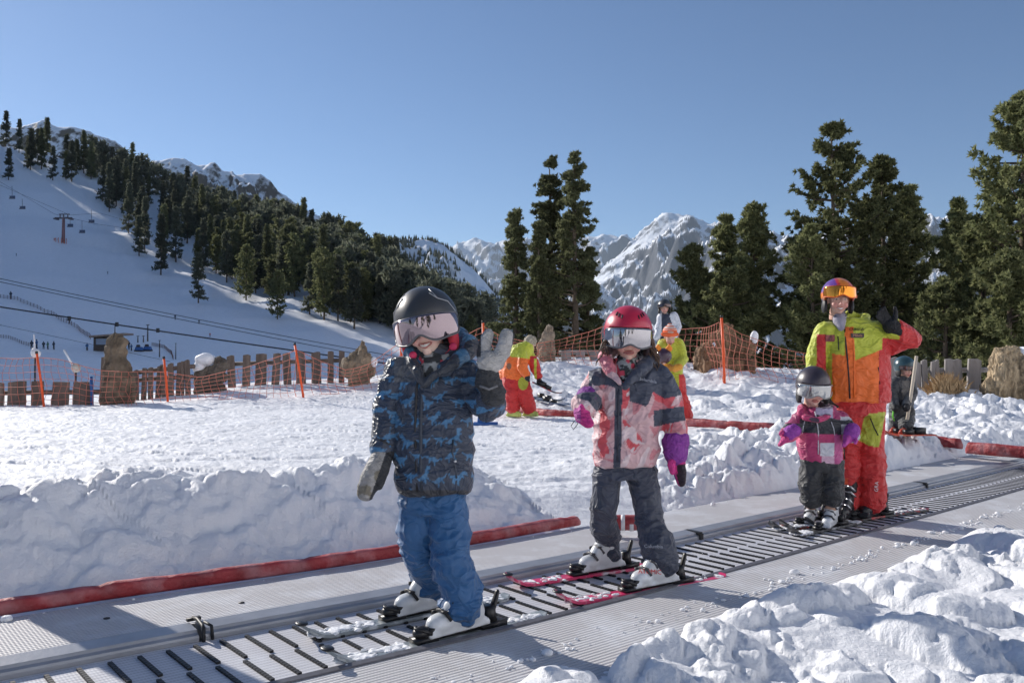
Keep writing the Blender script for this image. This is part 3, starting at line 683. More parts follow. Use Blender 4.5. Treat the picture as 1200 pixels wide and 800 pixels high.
def fence(label,planks,rail,Yf,m_,group=None,name='wooden_fence'):
    xs=[(a+b)/2 for a,b,_ in planks];Y0=Yf(xs[0]);p0=at(xs[0],planks[0][2],Y0)
    t=thing(name,label,'fence',(p0.x,Y0,tz(p0.x,Y0)),0,group);rr=random.Random(len(planks))
    for a,b,top in planks:
        Y=Yf((a+b)/2);p=at((a+b)/2,top,Y);g=tz(p.x,Y)-.12;w_=(b-a)/FPX*Y;m=MB();h=p.z-g
        th=.055;pr=[(-w_/2,0),(w_/2,0),(w_/2*rr.uniform(.9,1),h-rr.uniform(0,.03)),(w_*.15,h),(-w_/2*rr.uniform(.88,1),h-rr.uniform(0,.035))]
        m.prism(pr,th,Matrix.Rotation(rr.uniform(-.06,.06),3,'Y'),(p.x,Y,g));obj('post' ,m,m_,t,smooth=False,bevel=.006)
    for r0,r1 in rail:
        (xa,ya),(xb,yb)=r0,r1;A=at(xa,ya,Yf(xa)+.07);B=at(xb,yb,Yf(xb)+.07);m=MB()
        m.tube([A,A.lerp(B,.5)+Vector((0,0,.008)),B],.045,8);obj('rail',m,m_,t)
    return t
fence('low fence of short wide brown planks at the left picture edge',[(-22,4,447),(9,30,446),(37,51,446),(60,80,447),(86,108,447)],[((-25,461),(122,459))],lambda x:15.9,woodM,'wooden fences')
fence('brown picket fence climbing between the tall stone and the snow capped stone',[(117,122.5,418),(158,163,433),(165.5,171,431),(174,179.5,430),(182,188,428),(190,195,427),(197.5,204,425),(206,211,424),(212.5,216,423),(218,224,421)],[((155,437),(228,429)),((155,446),(226,441))],lambda x:16.9,woodM,'wooden fences')
fence('dark brown plank fence between the snow capped stone and the split tan stone',[(268,277,416),(284,293,415),(299,312,414),(318,327,413.5),(333,342,413),(348,359,412),(366,377,412),(384,391,411),(397,403.5,411)],[((262,427),(405,422))],lambda x:18.0,woodM,'wooden fences')
fence('pale grey plank fence beside the straw mound at the right',[(1044,1056,418),(1070,1079,424),(1081,1088,421),(1089,1094,423),(1097,1102,421),(1106,1115,420),(1117,1128,420.5),(1132,1148,420)],[((1040,436),(1160,433))],lambda x:14.9,woodG,'wooden fences')
fence('row of stubby grey picket tops peeping over the berm behind the girl helmet',[(658,670,410),(675,686,410),(691,702,410),(705,713,411)],[((655,413),(716,413))],lambda x:17.9,woodG,'wooden fences')
def boulder(name,label,pxs,ys,Y,col,seed,depth=.6,pts=None,cap=None,straw=False,cat='boulder'):
    """pts: outline hints (px,py,r px) merged; facetted by planes"""
    g=MB()
    for (px,py,r,*q) in pts:
        k=q[0] if q else 1;p=at(px,py,Y);g.ell(p,(r/FPX*Y,r/FPX*Y*depth,r*k/FPX*Y),nu=16,nv=10)
    # bury the foot
    a=at(pxs[0],ys[1],Y);b=at(pxs[1],ys[1],Y);g.box(((a.x+b.x)/2,Y,a.z-.05),(abs(b.x-a.x)*.8,abs(b.x-a.x)*depth*.8,.3))
    def dp(co):
        f=Y/968
        n=(vn3(co[:,0]*2.2,co[:,1]*2.2,co[:,2]*2.2,seed)-.5)*.16+(vn3(co[:,0]*6,co[:,1]*6,co[:,2]*4,seed+1)-.5)*.09+(vn3(co[:,0]*17,co[:,1]*17,co[:,2]*9,seed+2)-.5)*.035+(np.floor(vn3(co[:,0]*4.5,co[:,1]*4.5,co[:,2]*3,seed+8)*6)/6-.5)*.11+(np.abs(2*vn3(co[:,0]*9,co[:,1]*9,co[:,2]*6,seed+9)-1)-.5)*.05
        if straw: n=n+(vn3(co[:,0]*45,co[:,1]*45,co[:,2]*7,seed+3)-.5)*.05
        return n
    me=blob(g,.028,2,.5,dp)
    base=at((pxs[0]+pxs[1])/2,ys[1],Y)
    m_=mat('rock_%s'%name+str(seed),col,.9,.35,5 if not straw else 30,bump=1,bscale=22,bdist=.03,col2=tuple(c*.5 for c in col),c2scale=4,stretch=(1,1,.25) if straw else None)
    t=thing(name,label,cat,base);obj('stone' if not straw else 'straw_heap',me,m_,t,smooth=False)
    if cap:
        g=MB()
        for (px,py,r,k) in cap: g.ell(at(px,py,Y-.02),(r/FPX*Y,r/FPX*Y*.9,r*k/FPX*Y))
        obj('snow_cap',blob(g,.02,4,.5,lambda co:(vn3(co[:,0]*8,co[:,1]*8,co[:,2]*8,3)-.5)*.03),capsnow,t)
    return t
boulder('boulder','tall upright brown stone with narrow flat top standing in the fence at the left',(118,160),(392,474),16.0,(.19,.145,.10),1,.7,[(138,402,11,1.1),(136,418,14,1.3),(137,435,17,1.4),(141,452,20,1.3),(141,466,21,1)],cap=[(133,450,4,.9),(127,466,4,1)])
boulder('boulder','low dark stone leaning left under a smooth white snow cap',(228,268),(417,454),17.2,(.15,.125,.10),2,.7,[(256,428,11,1),(250,440,16,1),(240,446,13,1),(260,444,9,1.2)],cap=[(241,421,12,.62),(234,430,8,.9)])
boulder('boulder','split tan and brown stone with snow in its cleft just left of the boy',(404,438),(398,446),17.6,(.30,.235,.16),3,.7,[(424,402,4,1.3),(422,410,8,1),(419,419,11,1.1),(412,432,11,1.3),(428,432,13,1.2),(431,421,8,1)],cap=[(438,424,4,1.6)])
boulder('boulder','tan pointed stone standing in the net between boy and girl',(627,655),(378,418),17.6,(.36,.29,.21),4,.6,[(642,383,3.5,1.3),(642,388,6,1.1),(641.5,395,9,1),(641,403,11.5,1),(640,412,14,1)])
boulder('boulder','rusty brown rough stone with a round snowball stuck on it, behind the red pad',(813,888),(376,426),16.2,(.29,.175,.10),5,.6,[(851,388,11,1),(848,402,19,1),(836,414,21,.7),(866,410,20,.9)],cap=[(838.5,405.5,6.2,1),(884,395,5,1.6)],straw=True)
boulder('straw_mound','big pale straw coloured mound at the right picture edge beside the grey fence','0',(406,460),14.2,(.42,.32,.20),6,.7,[(1180,424,19,1),(1186,442,30,1),(1176,452,26,.8)],cap=[(1200,412,13,.5)],straw=True,cat='mound') if False else boulder('straw_mound','big pale straw coloured mound at the right picture edge beside the grey fence',(1155,1215),(406,460),14.2,(.42,.32,.20),6,.7,[(1180,424,19,1),(1186,442,30,1),(1176,452,26,.8)],cap=[(1203,412,13,.5)],straw=True,cat='mound')
# dry grass tuft
m=MB();rr=random.Random(3)
for i in range(1100):
    px=rr.gauss(1108,10);Y=14.3+rr.uniform(-.25,.25);b_=at(px,461,Y);g=tz(b_.x,Y);h=rr.uniform(.2,.5)*(1-abs(px-1108)/60);d=Vector((rr.gauss(0,.045),rr.gauss(0,.05),h*.85))
    p=Vector((b_.x,Y,g-.03));w_=Vector((.004,0,0));m.add([p-w_,p+w_,p+d*.6+w_*.8,p+d+Vector((d.x*.6,0,-.02))],[(0,1,2),(0,2,3)])
tag(obj('dry_grass',m,mat('dry_grass',(.40,.27,.14),.8,.3,30),smooth=False,base=Vector((at(1108,461,14.3).x,14.3,tz(at(1108,461,14.3).x,14.3)))),'tuft of dry yellow grass in front of the grey plank fence','grass tuft')
# orange poles
def pole(label,b,t_,Y,r=.022,m_=orangeM,name='slalom_pole',cat='pole',grp='orange net poles',topcol=True):
    A=at(b[0],b[1],Y);T_=at(t_[0],t_[1],Y);g=tz(A.x,Y);A.z=min(A.z,g)-.05
    o=thing(name,label,cat,(A.x,A.y,g),0,grp);m=MB();m.tube([A,A.lerp(T_,.5)+Vector((.008,0,0)),T_],r,10);obj('shaft',m,m_,o)
    if topcol: m=MB();d=(T_-A).normalized();m.tube([T_-d*.005,T_+d*.04],r*1.15,10,round_=False);obj('top_cap',m,blk,o)
    return o
pole('orange pole beside the low wide planks, leaning left',(52,477),(43,414),15.5)
pole('orange pole with black top in front of the brown picket fence',(197,473),(192,420),15.7)
pole('orange pole with black top in front of the long plank fence, left of the boy',(356,466),(345.5,404),16.2)
pole('orange pole rising behind the boy helmet beside the split stone',(470,424),(470,398),17.2,.03)
pole('orange pole between the boy raised glove and the helmet',(566,424),(566,378),17.2,.026)
pole('orange pole in front of the rusty stone with the snowball',(849,430),(845.5,372),15.0,.024)
pole('orange pole leaning behind the waving instructor, right of his jacket',(1047,438),(1034,402),13.2,.026)
def net(label,top,cell=.13,grp='orange safety nets',bot=None,r=.0050,Yoff=0):
    P=[at(px,py,Y) for px,py,Y in top];L=[0]
    for a,b in zip(P[:-1],P[1:]): L.append(L[-1]+math.hypot(b.x-a.x,b.y-a.y))
    n=max(4,int(L[-1]/cell));rows=7;G=[]
    for i in range(n+1):
        d=L[-1]*i/n;p=Vector([np.interp(d,L,[q[k] for q in P]) for k in range(3)])
        g=tz(p.x,p.y)-.02;col=[]
        for j in range(rows+1):
            f=j/rows;z=p.z+(g-p.z)*f
            wob=.03*math.sin(i*.9+j*1.7)+.05*math.sin(i*.17+j*.4)
            col.append(Vector((p.x+.04*math.sin(i*.31+j*.8)+.35*cell*f*math.sin(i*.05+1),p.y+wob,z+.02*math.sin(i*.5))))
        G.append(col)
    m=MB();
    for j in range(rows+1):
        m.tube([G[i][j] for i in range(n+1)],r*(1.5 if j==0 else 1),3,cap=False)
    for i in range(n+1): m.tube(G[i],r,3,cap=False)
    return tag(obj('safety_net',m,netM,base=(P[0].x,P[0].y,tz(P[0].x,P[0].y))),label,'net',grp)
net('orange safety net across the low planks at the left picture edge',[(-60,419,15.6),(43,419,15.55),(75,423,15.6),(118,433,15.6),(150,436,15.6)])
net('orange safety net across the brown pickets between two leaning poles',[(150,436,15.6),(192,437,15.75),(232,441,15.9),(290,432,16.1),(345.5,409,16.25)])
net('orange safety net hanging in front of the split stone left of the boy',[(345.5,409,16.3),(372,424,16.6),(404,434,16.9),(430,426,17.1),(470,402,17.2)],cell=.16)
net('dense orange safety net rising behind the boy helmet',[(470,402,17.25),(505,399,17.3),(540,394,17.3),(566,381,17.3),(592,396,17.4),(628,403,17.5)],cell=.15)
net('orange safety net between the pointed tan stone and the girl helmet',[(628,403,17.4),(655,399,17.4),(690,388,17.3),(712,379,17.2),(740,385,17.1),(768,388,17.0)],cell=.15)
net('orange safety net between the man in the dark vest and the rusty stone',[(768,388,17.0),(797,387,16.7),(820,384,16.4),(846,378,15.2)],cell=.15)
net('orange safety net sagging from the rusty stone towards the waving instructor',[(846,378,15.2),(868,393,15.4),(905,405,15.3),(955,415,15.2),(1000,420,14.6),(1036,412,13.5)],cell=.14)
# lanterns / lances by the left fence
whiteP=mat('white_paint',(.7,.7,.72),.5,.1,20)
o=thing('snow_lance','slim mast with a white round head beside the low planks at the left','snow lance',(at(41,470,16.3).x,16.3,tz(at(41,470,16.3).x,16.3)))
m=MB();m.tube([(o.location.x,16.3,o.location.z-.1),at(41,418,16.3)],.017,8);obj('mast',m,blk,o)
m=MB();m.ell(at(42,414,16.3),(.095,.09,.085));m.ell(at(40,411,16.3),(.05,.06,.06));obj('head',blob(m,.012,2),whiteP,o)
m=MB();m.tube([at(40.5,410,16.3),at(40,392,16.3)],.014,8);obj('nozzle',m,whiteP,o)
o=thing('snow_lance','tilted white lance with a stubby head on the shaded slope left of the tall stone','snow lance',(at(88,445,24).x,24,tz(at(88,445,24).x,24)))
m=MB();m.tube([at(75,410,24),at(86,429,24)],.03,8);obj('nozzle',m,whiteP,o);m=MB();m.ell(at(89,431,24),(.13,.12,.14));obj('head',m,mat('lance_head',(.45,.42,.38),.7,.3,9),o)
m=MB();m.tube([at(89,433,24),Vector((o.location.x,24,o.location.z-.2))],.03,8);obj('mast',m,blk,o)
pole('slim blue and green marker stick beside the low wide planks',(108,474),(106.5,441),15.8,.03,mat('blue_plastic',(.02,.10,.32),.5,.1,20),'marker_stick','marker','marker sticks',False)
# back row of pads
def padpx(label,pp,r,seed,lw=1.0,tall=1): pad('red_pad',label,[gp(*q) for q in pp],r,seed,lw,tall=tall)
padpx('flat dark red pad lying behind the bending instructor',[(606,483,.10),(640,487,.10),(700,490,.10)],.05,3)
padpx('long red pad on the piste between the girl and the small child',[(803,499,.10),(860,503,.10),(934,508,.10)],.055,4,1.3)
padpx('faded red pad just right of the small skier feet',[(1062,518,.04),(1095,522,.03),(1127,526,.02)],.055,5)
padpx('thick red pad at the right picture edge where the carpet begins',[(1133,531,.0),(1165,534,.0),(1203,537,.0),(1235,541,0)],.062,6,1.2)
# striped end cap
p=onz(735,621,.03);o=thing('barrier_post','stubby red and white striped post end lying in the snow behind the girl boots','post',p)
m=MB();m.tube([p+Vector((-.10,.02,.04)),p+Vector((.06,0,.045))],.045,14,round_=True);obj('sleeve',m,redp,o)
for k in range(3):
    m=MB();m.tube([p+Vector((-.085+k*.05,.018-k*.005,.041)),p+Vector((-.062+k*.05,.015-k*.005,.041))],.0475,14);obj('stripe',m,whiteP,o)
# blue marker on the piste
p=onz(569,498,.10);o=thing('floor_marker','small blue plastic marker standing on the piste behind the raised glove','marker',p)
blueM=bpy.data.materials['blue_plastic'];m=MB();m.box(p+Vector((0,0,.02)),(.34,.2,.04));obj('base',m,blueM,o,bevel=.01)
m=MB();m.box(p+Vector((-.03,0,.16)),(.17,.1,.27),taper=.7);obj('body',m,blueM,o,bevel=.02)
m=MB();m.box(p+Vector((.045,-.055,.12)),(.04,.012,.08));obj('sticker',m,mat('yellow_sticker',(.7,.5,.05),.5,.1,20),o)
# slanted wooden stake
A=at(1057,517,8.9);B=at(1074,417,8.8);g=min(A.z,tz(A.x,8.9))
m=MB();m.tube([Vector((A.x,A.y,g-.1)),Vector((A.x,A.y,g-.1)).lerp(B,.5)+Vector((.006,0,0)),B],.017,9)
tag(obj('wooden_stake',m,mat('pale_wood',(.5,.43,.34),.7,.2,8,stretch=(1,1,.1)),base=(A.x,A.y,g)),'long pale wooden stake leaning in the snow beside the small skier','stake')
# ---------------------------------------------------------------- far slope furniture
def onhill(px,py):
    Ys,X,Z,pyy=hitmap(px);j=int(np.argmin(np.abs(pyy-py)));return Vector((float(X[j]),float(Ys[j]),float(Z[j])))
def mini(label,px,py,hpx,c1,c2,seed,group,cat='skier'):
    p=onhill(px,py);p.z+=.0;h=hpx/FPX*p.y;rr=random.Random(seed);k=h/1.75;yw=rr.uniform(-.6,.6)
    g=MB();g.tube([(-.1,0,.0),(-.11,.0,.45),(-.07,0,.9)],[.075,.085,.12],8,round_=True);g.tube([(.13,.05,0),(.13,-.03,.45),(.07,0,.9)],[.075,.085,.12],8,round_=True)
    g.loft([((0,0,.8),(.18,0,0),(0,.13,0)),((0,0,1.1),(.19,0,0),(0,.14,0)),((0,-.02,1.4),(.23,0,0),(0,.13,0)),((0,-.02,1.5),(.08,0,0),(0,.07,0))],14)
    g.tube([(-.22,0,1.38),(-.32,-.02,1.12),(-.24,-.2,.95)],[.07,.06,.05],8,round_=True);g.tube([(.22,0,1.38),(.33,-.02,1.12),(.24,-.2,.95)],[.07,.06,.05],8,round_=True);g.ell((0,-.03,1.65),(.12,.13,.14))
    g.xf(Matrix.Translation(p)@Matrix.Rotation(yw,4,'Z')@Matrix.Scale(k,4));me=blob(g,.05*k,1)
    zz=p.z
    def pc(co):
        h_=(co[:,2]-zz)/k;c=np.where((h_<.82)[:,None],np.array(c2),np.array(c1));return np.where((h_>1.52)[:,None],np.array((.03,.03,.035)),c)
    paint(me,pc);tag(obj('person',me,mat('skier_cloth',attr=True,rough=.7),base=p),label,cat,group)
sk=[(37,409,10,'dark','left end of the group of five'),(43,409,11,'blue','second from the left of the group of five'),(51,409,9,'dark','middle of the group of five'),(56,409,9,'green','fourth from the left of the group of five'),(63,409,10,'dark','right end of the group of five'),(102,411,9,'blue','just left of the small hut'),(113.5,411,8,'dark','under the front post of the small hut'),(151,409,10,'dark','between the small hut and the blue machines'),(154,411,8,'blue','bending beside the blue machines'),(12,350,9,'dark','high on the left slope by the slope net'),(81,379,8,'dark','alone on the drag lift track'),(205,375,6,'dark','alone below the cables on the open slope'),(246,395,5,'red','alone low on the open slope near the plank fence'),(125.5,300+21,3.5,'dark','tiny and alone on the upper slope'),(18,300,3.5,'dark','tiny one at far left of the open slope'),(233,388-9,5,'dark','near the forest edge on the open slope')]
cc={'dark':((.02,.03,.05),(.02,.02,.025)),'blue':((.03,.09,.22),(.02,.02,.03)),'green':((.05,.14,.08),(.02,.02,.025)),'red':((.35,.05,.04),(.03,.03,.04))}
for i,(px,py,h,c,w_) in enumerate(sk): mini(f'tiny {c} skier, {w_}',px,py,h,*cc[c],i,'skiers far off on the slope')
# hut
p=onhill(128,411);k=p.y/FPX
o=thing('ski_hut','small flat roofed lift hut with blue windows on the shaded slope above the tall stone','hut',p);H=lambda a:a*k
dkw=mat('dark_hut_wood',(.05,.04,.035),.8,.2,5)
m=MB();m.box(p+Vector((H(-3),0,H(8))),(H(22),H(18),H(16)));obj('wall',m,dkw,o,smooth=False)
m=MB();m.box(p+Vector((H(3),-H(1),H(18.4))),(H(40),H(26),H(2)),Matrix.Rotation(-.08,3,'Y'));obj('roof',m,mat('hut_roof',(.22,.17,.14),.8,.2,3),o,smooth=False)
m=MB();m.box(p+Vector((H(-3),-H(9.1),H(11))),(H(16),H(.4),H(7)));obj('window',m,mat('hut_glass',(.05,.12,.22),.1,.05,3),o,smooth=False)
m=MB();m.box(p+Vector((H(17),-H(8),H(9))),(H(1.2),H(1.2),H(18)));obj('post',m,dkw,o,smooth=False)
# machines right of the hut
for j,(px,lab) in enumerate(((163,'left one of two small blue snow machines parked right of the hut'),(173,'right one of two small blue snow machines parked right of the hut'))):
    q=onhill(px,411);k=q.y/FPX;o=thing('snow_machine',lab,'machine',q,0,'blue snow machines')
    m=MB();m.box(q+Vector((0,0,3.2*k)),(9*k,5*k,4*k),taper=.8);obj('body',m,blueM,o,smooth=False,bevel=.05)
    m=MB();m.box(q+Vector((-1*k,0,6.3*k)),(4*k,4*k,3*k),taper=.7);obj('cab',m,dkw,o,smooth=False)
    m=MB();m.box(q+Vector((0,0,.7*k)),(10*k,5.4*k,1.6*k));obj('track',m,blk,o,smooth=False,bevel=.05)
def hpole(px,py0,py1,rpx,label,grp='masts on the shaded slope',m_=None):
    p=onhill(px,py0);k=p.y/FPX;q=p+Vector((0,0,(py0-py1)*k));m=MB();m.tube([p-Vector((0,0,.3)),p.lerp(q,.5),q],[rpx*k,rpx*k*.8,rpx*k*.6],7)
    m.box(q+Vector((0,0,-.5*k)),(4*rpx*k,rpx*k,rpx*k*.8));tag(obj('mast',m,m_ or dkw,base=p),label,'mast',grp)
hpole(173,400,380,.9,'tallest thin mast behind the blue snow machines');hpole(168,401,393,.8,'short thin mast between the two blue snow machines');hpole(161.5,401,393,.8,'short thin mast at the left of the blue snow machines')
hpole(187,418,398,.7,'thin mast with wires between the machines and the picket fence');hpole(206,421,402,.6,'thin leaning mast above the picket fence');hpole(134.5,392,380,.7,'short mast rising over the hut roof')
# slope nets
def slopenet(label,pp,hpx):
    m=MB();P=[onhill(*q) for q in pp];dense=[]
    for a,b in zip(P[:-1],P[1:]):
        for i in range(10):
            c=a.lerp(b,i/10);c.z=tz(c.x,c.y);dense.append(c)
    dense.append(P[-1]);k=P[0].y/FPX
    for c in dense: m.tube([c-Vector((0,0,.2)),c+Vector((0,0,hpx*k))],.05*k*5,4)
    for f in (.2,.5,.8): m.tube([c+Vector((0,0,hpx*k*f)) for c in dense],.035*k*5,3,cap=False)
    tag(obj('slope_net',m,mat('brown_net',(.13,.07,.06),.8,.2,3),base=P[0]),label,'net','far slope nets')
slopenet('brown slope net running down from the left picture edge to the hut',[(-20,338),(20,352),(60,369),(90,385),(106,397)],4.5)
slopenet('brown slope net at the left above the group of five skiers',[(-20,388),(10,397),(36,406)],4)
slopenet('brown net curving right of the blue snow machines',[(178,405),(192,408),(200,414),(203,421)],4)
# chairlift
p=onhill(73,284);k=p.y/FPX
o=thing('chairlift_pylon','grey chairlift pylon with wide cross arm on the shaded slope','lift pylon',p);steel=mat('pylon_steel',(.10,.09,.10),.6,.2,2)
m=MB();m.tube([p-Vector((0,0,1)),p+Vector((0,0,29*k))],[2.2*k,1.5*k],8);obj('mast',m,mat('pylon_post',(.22,.12,.12),.7,.2,1),o)
m=MB();m.box(p+Vector((0,0,29*k)),(20*k,2*k,1.6*k));m.box(p+Vector((1*k,0,33.5*k)),(12*k,1.5*k,1*k));
for a in (-4,0,5): m.box(p+Vector((a*k,0,31.5*k)),(.9*k,1*k,4*k))
obj('cross_arm',m,steel,o,smooth=False)
for a in (-8.5,8.5): m=MB();m.box(p+Vector((a*k,0,27.8*k)),(3.4*k,7*k,1.4*k));obj('roller_set',m,steel,o,smooth=False)
m=MB()
for i in range(9):
    a=i/8*3.6+2.6;m.tube([p+Vector((math.cos(a)*7*k-3*k,math.sin(a)*7*k,-3*k)),p+Vector((math.cos(a)*7*k-3*k,math.sin(a)*7*k,5*k))],.4*k,4)
obj('guard_net',m,netM,o)
c1=[at(-80,190,330),at(0,213,315),at(64,251,p.y+3),at(110,262,290),at(150,268,280)];c2=[at(-80,196,330),at(0,217,315),at(82,252,p.y-3),at(118,250,290),at(160,262,280)]
for j,cpts in enumerate((c1,c2)):
    m=MB();m.tube(cpts,.05,4);tag(obj('lift_cable',m,steel,base=cpts[2]),('left' if j==0 else 'right')+' haul cable hung on the chairlift pylon','cable','chairlift cables')
for j,(px,y0,y1,lab) in enumerate(((14,218,233,'leftmost and highest'),(26,233,245,'second from the left'),(82,255,266,'just right of the pylon mast'),(96,259,273,'second right of the pylon'),(107,246,261,'rightmost, near the forest edge'))):
    Y=300;a=at(px,y0,Y);b=at(px,y1,Y);k=Y/FPX;h=a.z-b.z
    o=thing('lift_chair',f'empty chair on the chairlift, {lab}','lift chair',b,0,'chairs of the chairlift')
    m=MB();m.tube([a,b+Vector((0,.5*k,h*.3)),b+Vector((0,0,h*.25))],.25*k,5);obj('hanger',m,steel,o)
    m=MB();m.box(b+Vector((0,0,.4*k)),(6.5*k,1.8*k,.8*k));obj('seat',m,steel,o,smooth=False)
    m=MB();m.box(b+Vector((0,.8*k,2*k)),(6.5*k,.3*k,2.4*k));m.box(b+Vector((0,.2*k,3.4*k)),(7*k,.3*k,.4*k));obj('backrest',m,mat('chair_pad',(.09,.12,.19),.7,.1,1),o,smooth=False)
# three cables crossing low on the left, ending at a mast hidden behind the boy
ends=[((-330,251),(137,354),(300,389),(486,421),.026,'upper thin cable crossing the shaded slope'),((-330,256),(205,372),(300,393),(486,427),.026,'second thin cable crossing the shaded slope'),((-330,306),(185,387),(300,405),(486,430),.055,'thick black cable sagging across the shaded slope above the fence'),((-330,315),(0,381),(112,404),(200,424),.014,'thin dark rope crossing low in front of the hut')]
for a,b,c,d,r,lab in ends:
    Pc=[at(*a,58),at(*b,58),at(*c,58),at(*d,58)]
    xs=[q.x for q in Pc];zs=[q.z for q in Pc];co_=np.polyfit(xs,zs,2);X=np.linspace(xs[0],xs[-1],40)
    m=MB();m.tube([(x,58,float(np.polyval(co_,x))) for x in X],r,6)
    if r>.05:
        for q in (81,137,185): m.box(at(q,np.interp(q,[0,81,137,185,300],[359,373,380,387,405]),58),(.18,.16,.3))
    tag(obj('cable',m,blk,base=Pc[1]),lab,'cable','cables crossing the slope')
for q,py_ in ((137,354),(205,372)):
    pass
# ---------------------------------------------------------------- people kit
def V3(*a): return Vector(a)
def basis(o,z,y=None):
    """matrix with +Z along z, -Y as near as possible to hint y (the front)"""
    z=Vector(z).normalized();f=Vector(y if y is not None else (0,-1,0));Yv=-(f-z*f.dot(z)).normalized();X=Yv.cross(z)
    M=Matrix((X,Yv,z)).transposed().to_4x4();M.translation=Vector(o);return M
def headM(c,yaw=0,pitch=0,roll=0,k=1.0):
    return Matrix.Translation(c)@Matrix.Rotation(yaw,4,'Z')@Matrix.Rotation(pitch,4,'X')@Matrix.Rotation(roll,4,'Y')@Matrix.Scale(k,4)
skinM=mat('skin',attr=True,rough=.5,var=.05,scale=60,sss=.12,bump=.08,bscale=160,bdist=.002)
def head_part(M,smile=1,eyes=False,skin=(.80,.57,.47),vox=.0042,k=1):
    g=MB()
    g.ell((0,.01,.045),(.073,.088,.078));g.ell((0,-.022,-.01),(.062,.066,.085));g.ell((0,-.032,-.058),(.046,.05,.046));g.ell((0,-.068,-.089),(.019,.016,.015))
    for s in (-1,1):
        g.ell((s*.035,-.060,-.040),(.024,.024,.024));g.ell((s*.072,.012,-.01),(.011,.019,.030));g.ell((s*.0105,-.093,-.037),(.0085,.009,.007))
        g.ell((s*.028,-.078,.022),(.022,.010,.008))
    g.tube([(0,-.078,.012),(0,-.094,-.014),(0,-.102,-.033)],[.008,.009,.0115],10,round_=True)
    zc=-.066;cur=14 if smile else 0
    for i in range(9):
        x=-.022+.0055*i;z=zc+cur*x*x*.9;yy=-.086+x*x*26
        g.ell((x,yy,z+.0055),(.006,.007,.0045));g.ell((x,yy,z-.0065*(1 if smile else .8)),(.006,.0075,.0052))
    g.tube([(0,.02,-.05),(0,.03,-.15)],[.046,.05],14)
    me=blob(g.xf(M),vox*k,2,.5);Mi=np.array(M.inverted())
    def pc(co):
        L=co@Mi[:3,:3].T+Mi[:3,3];x,y,z=L[:,0],L[:,1],L[:,2];c=np.tile(np.array(skin),(len(co),1))
        ch=np.exp(-(((np.abs(x)-.036)/.022)**2+((z+.042)/.022)**2))*(y<-.03);c=c*(1-ch[:,None]*np.array([.02,.28,.22]))
        ns=np.exp(-((x/.014)**2+((z+.034)/.014)**2))*(y<-.09);c=c*(1-ns[:,None]*np.array([0,.22,.18]))
        zz=z-zc-cur*.9*x*x;lip=(np.abs(x)<.027)&(np.abs(zz)<.0115*(1-(x/.032)**2))&(y<-.06);c[lip]=(.42,.13,.11)
        if smile:
            te=(np.abs(x)<.021)&(np.abs(zz)<.0052*(1-(x/.024)**2))&(y<-.06);c[te]=(.72,.68,.62)
        else:
            te=(np.abs(x)<.022)&(np.abs(zz)<.0016)&(y<-.06);c[te]=(.12,.04,.04)
        if eyes:
            for s in (-1,1):
                e=(np.abs(x-s*.029)<.014)&(np.abs(z-.002)<.0042*(1-((x-s*.029)/.016)**2))&(y<-.04);c[e]=(.55,.52,.5)
                e=((x-s*.029)**2+(z-.001)**2<.0045**2)&(y<-.04);c[e]=(.04,.03,.02)
                e=(np.abs(x-s*.029)<.018)&(np.abs(z-.019+((x-s*.029)*.0))<.0028)&(y<-.04);c[e]=(.13,.09,.06)
        return c
    paint(me,pc);return me
def joinmesh(a,b):
    """append mesh b to mesh a (same colour attribute); one object"""
    bm=bmesh.new();bm.from_mesh(a);bm.from_mesh(b);bm.to_mesh(a);bm.free();bpy.data.meshes.remove(b);return a
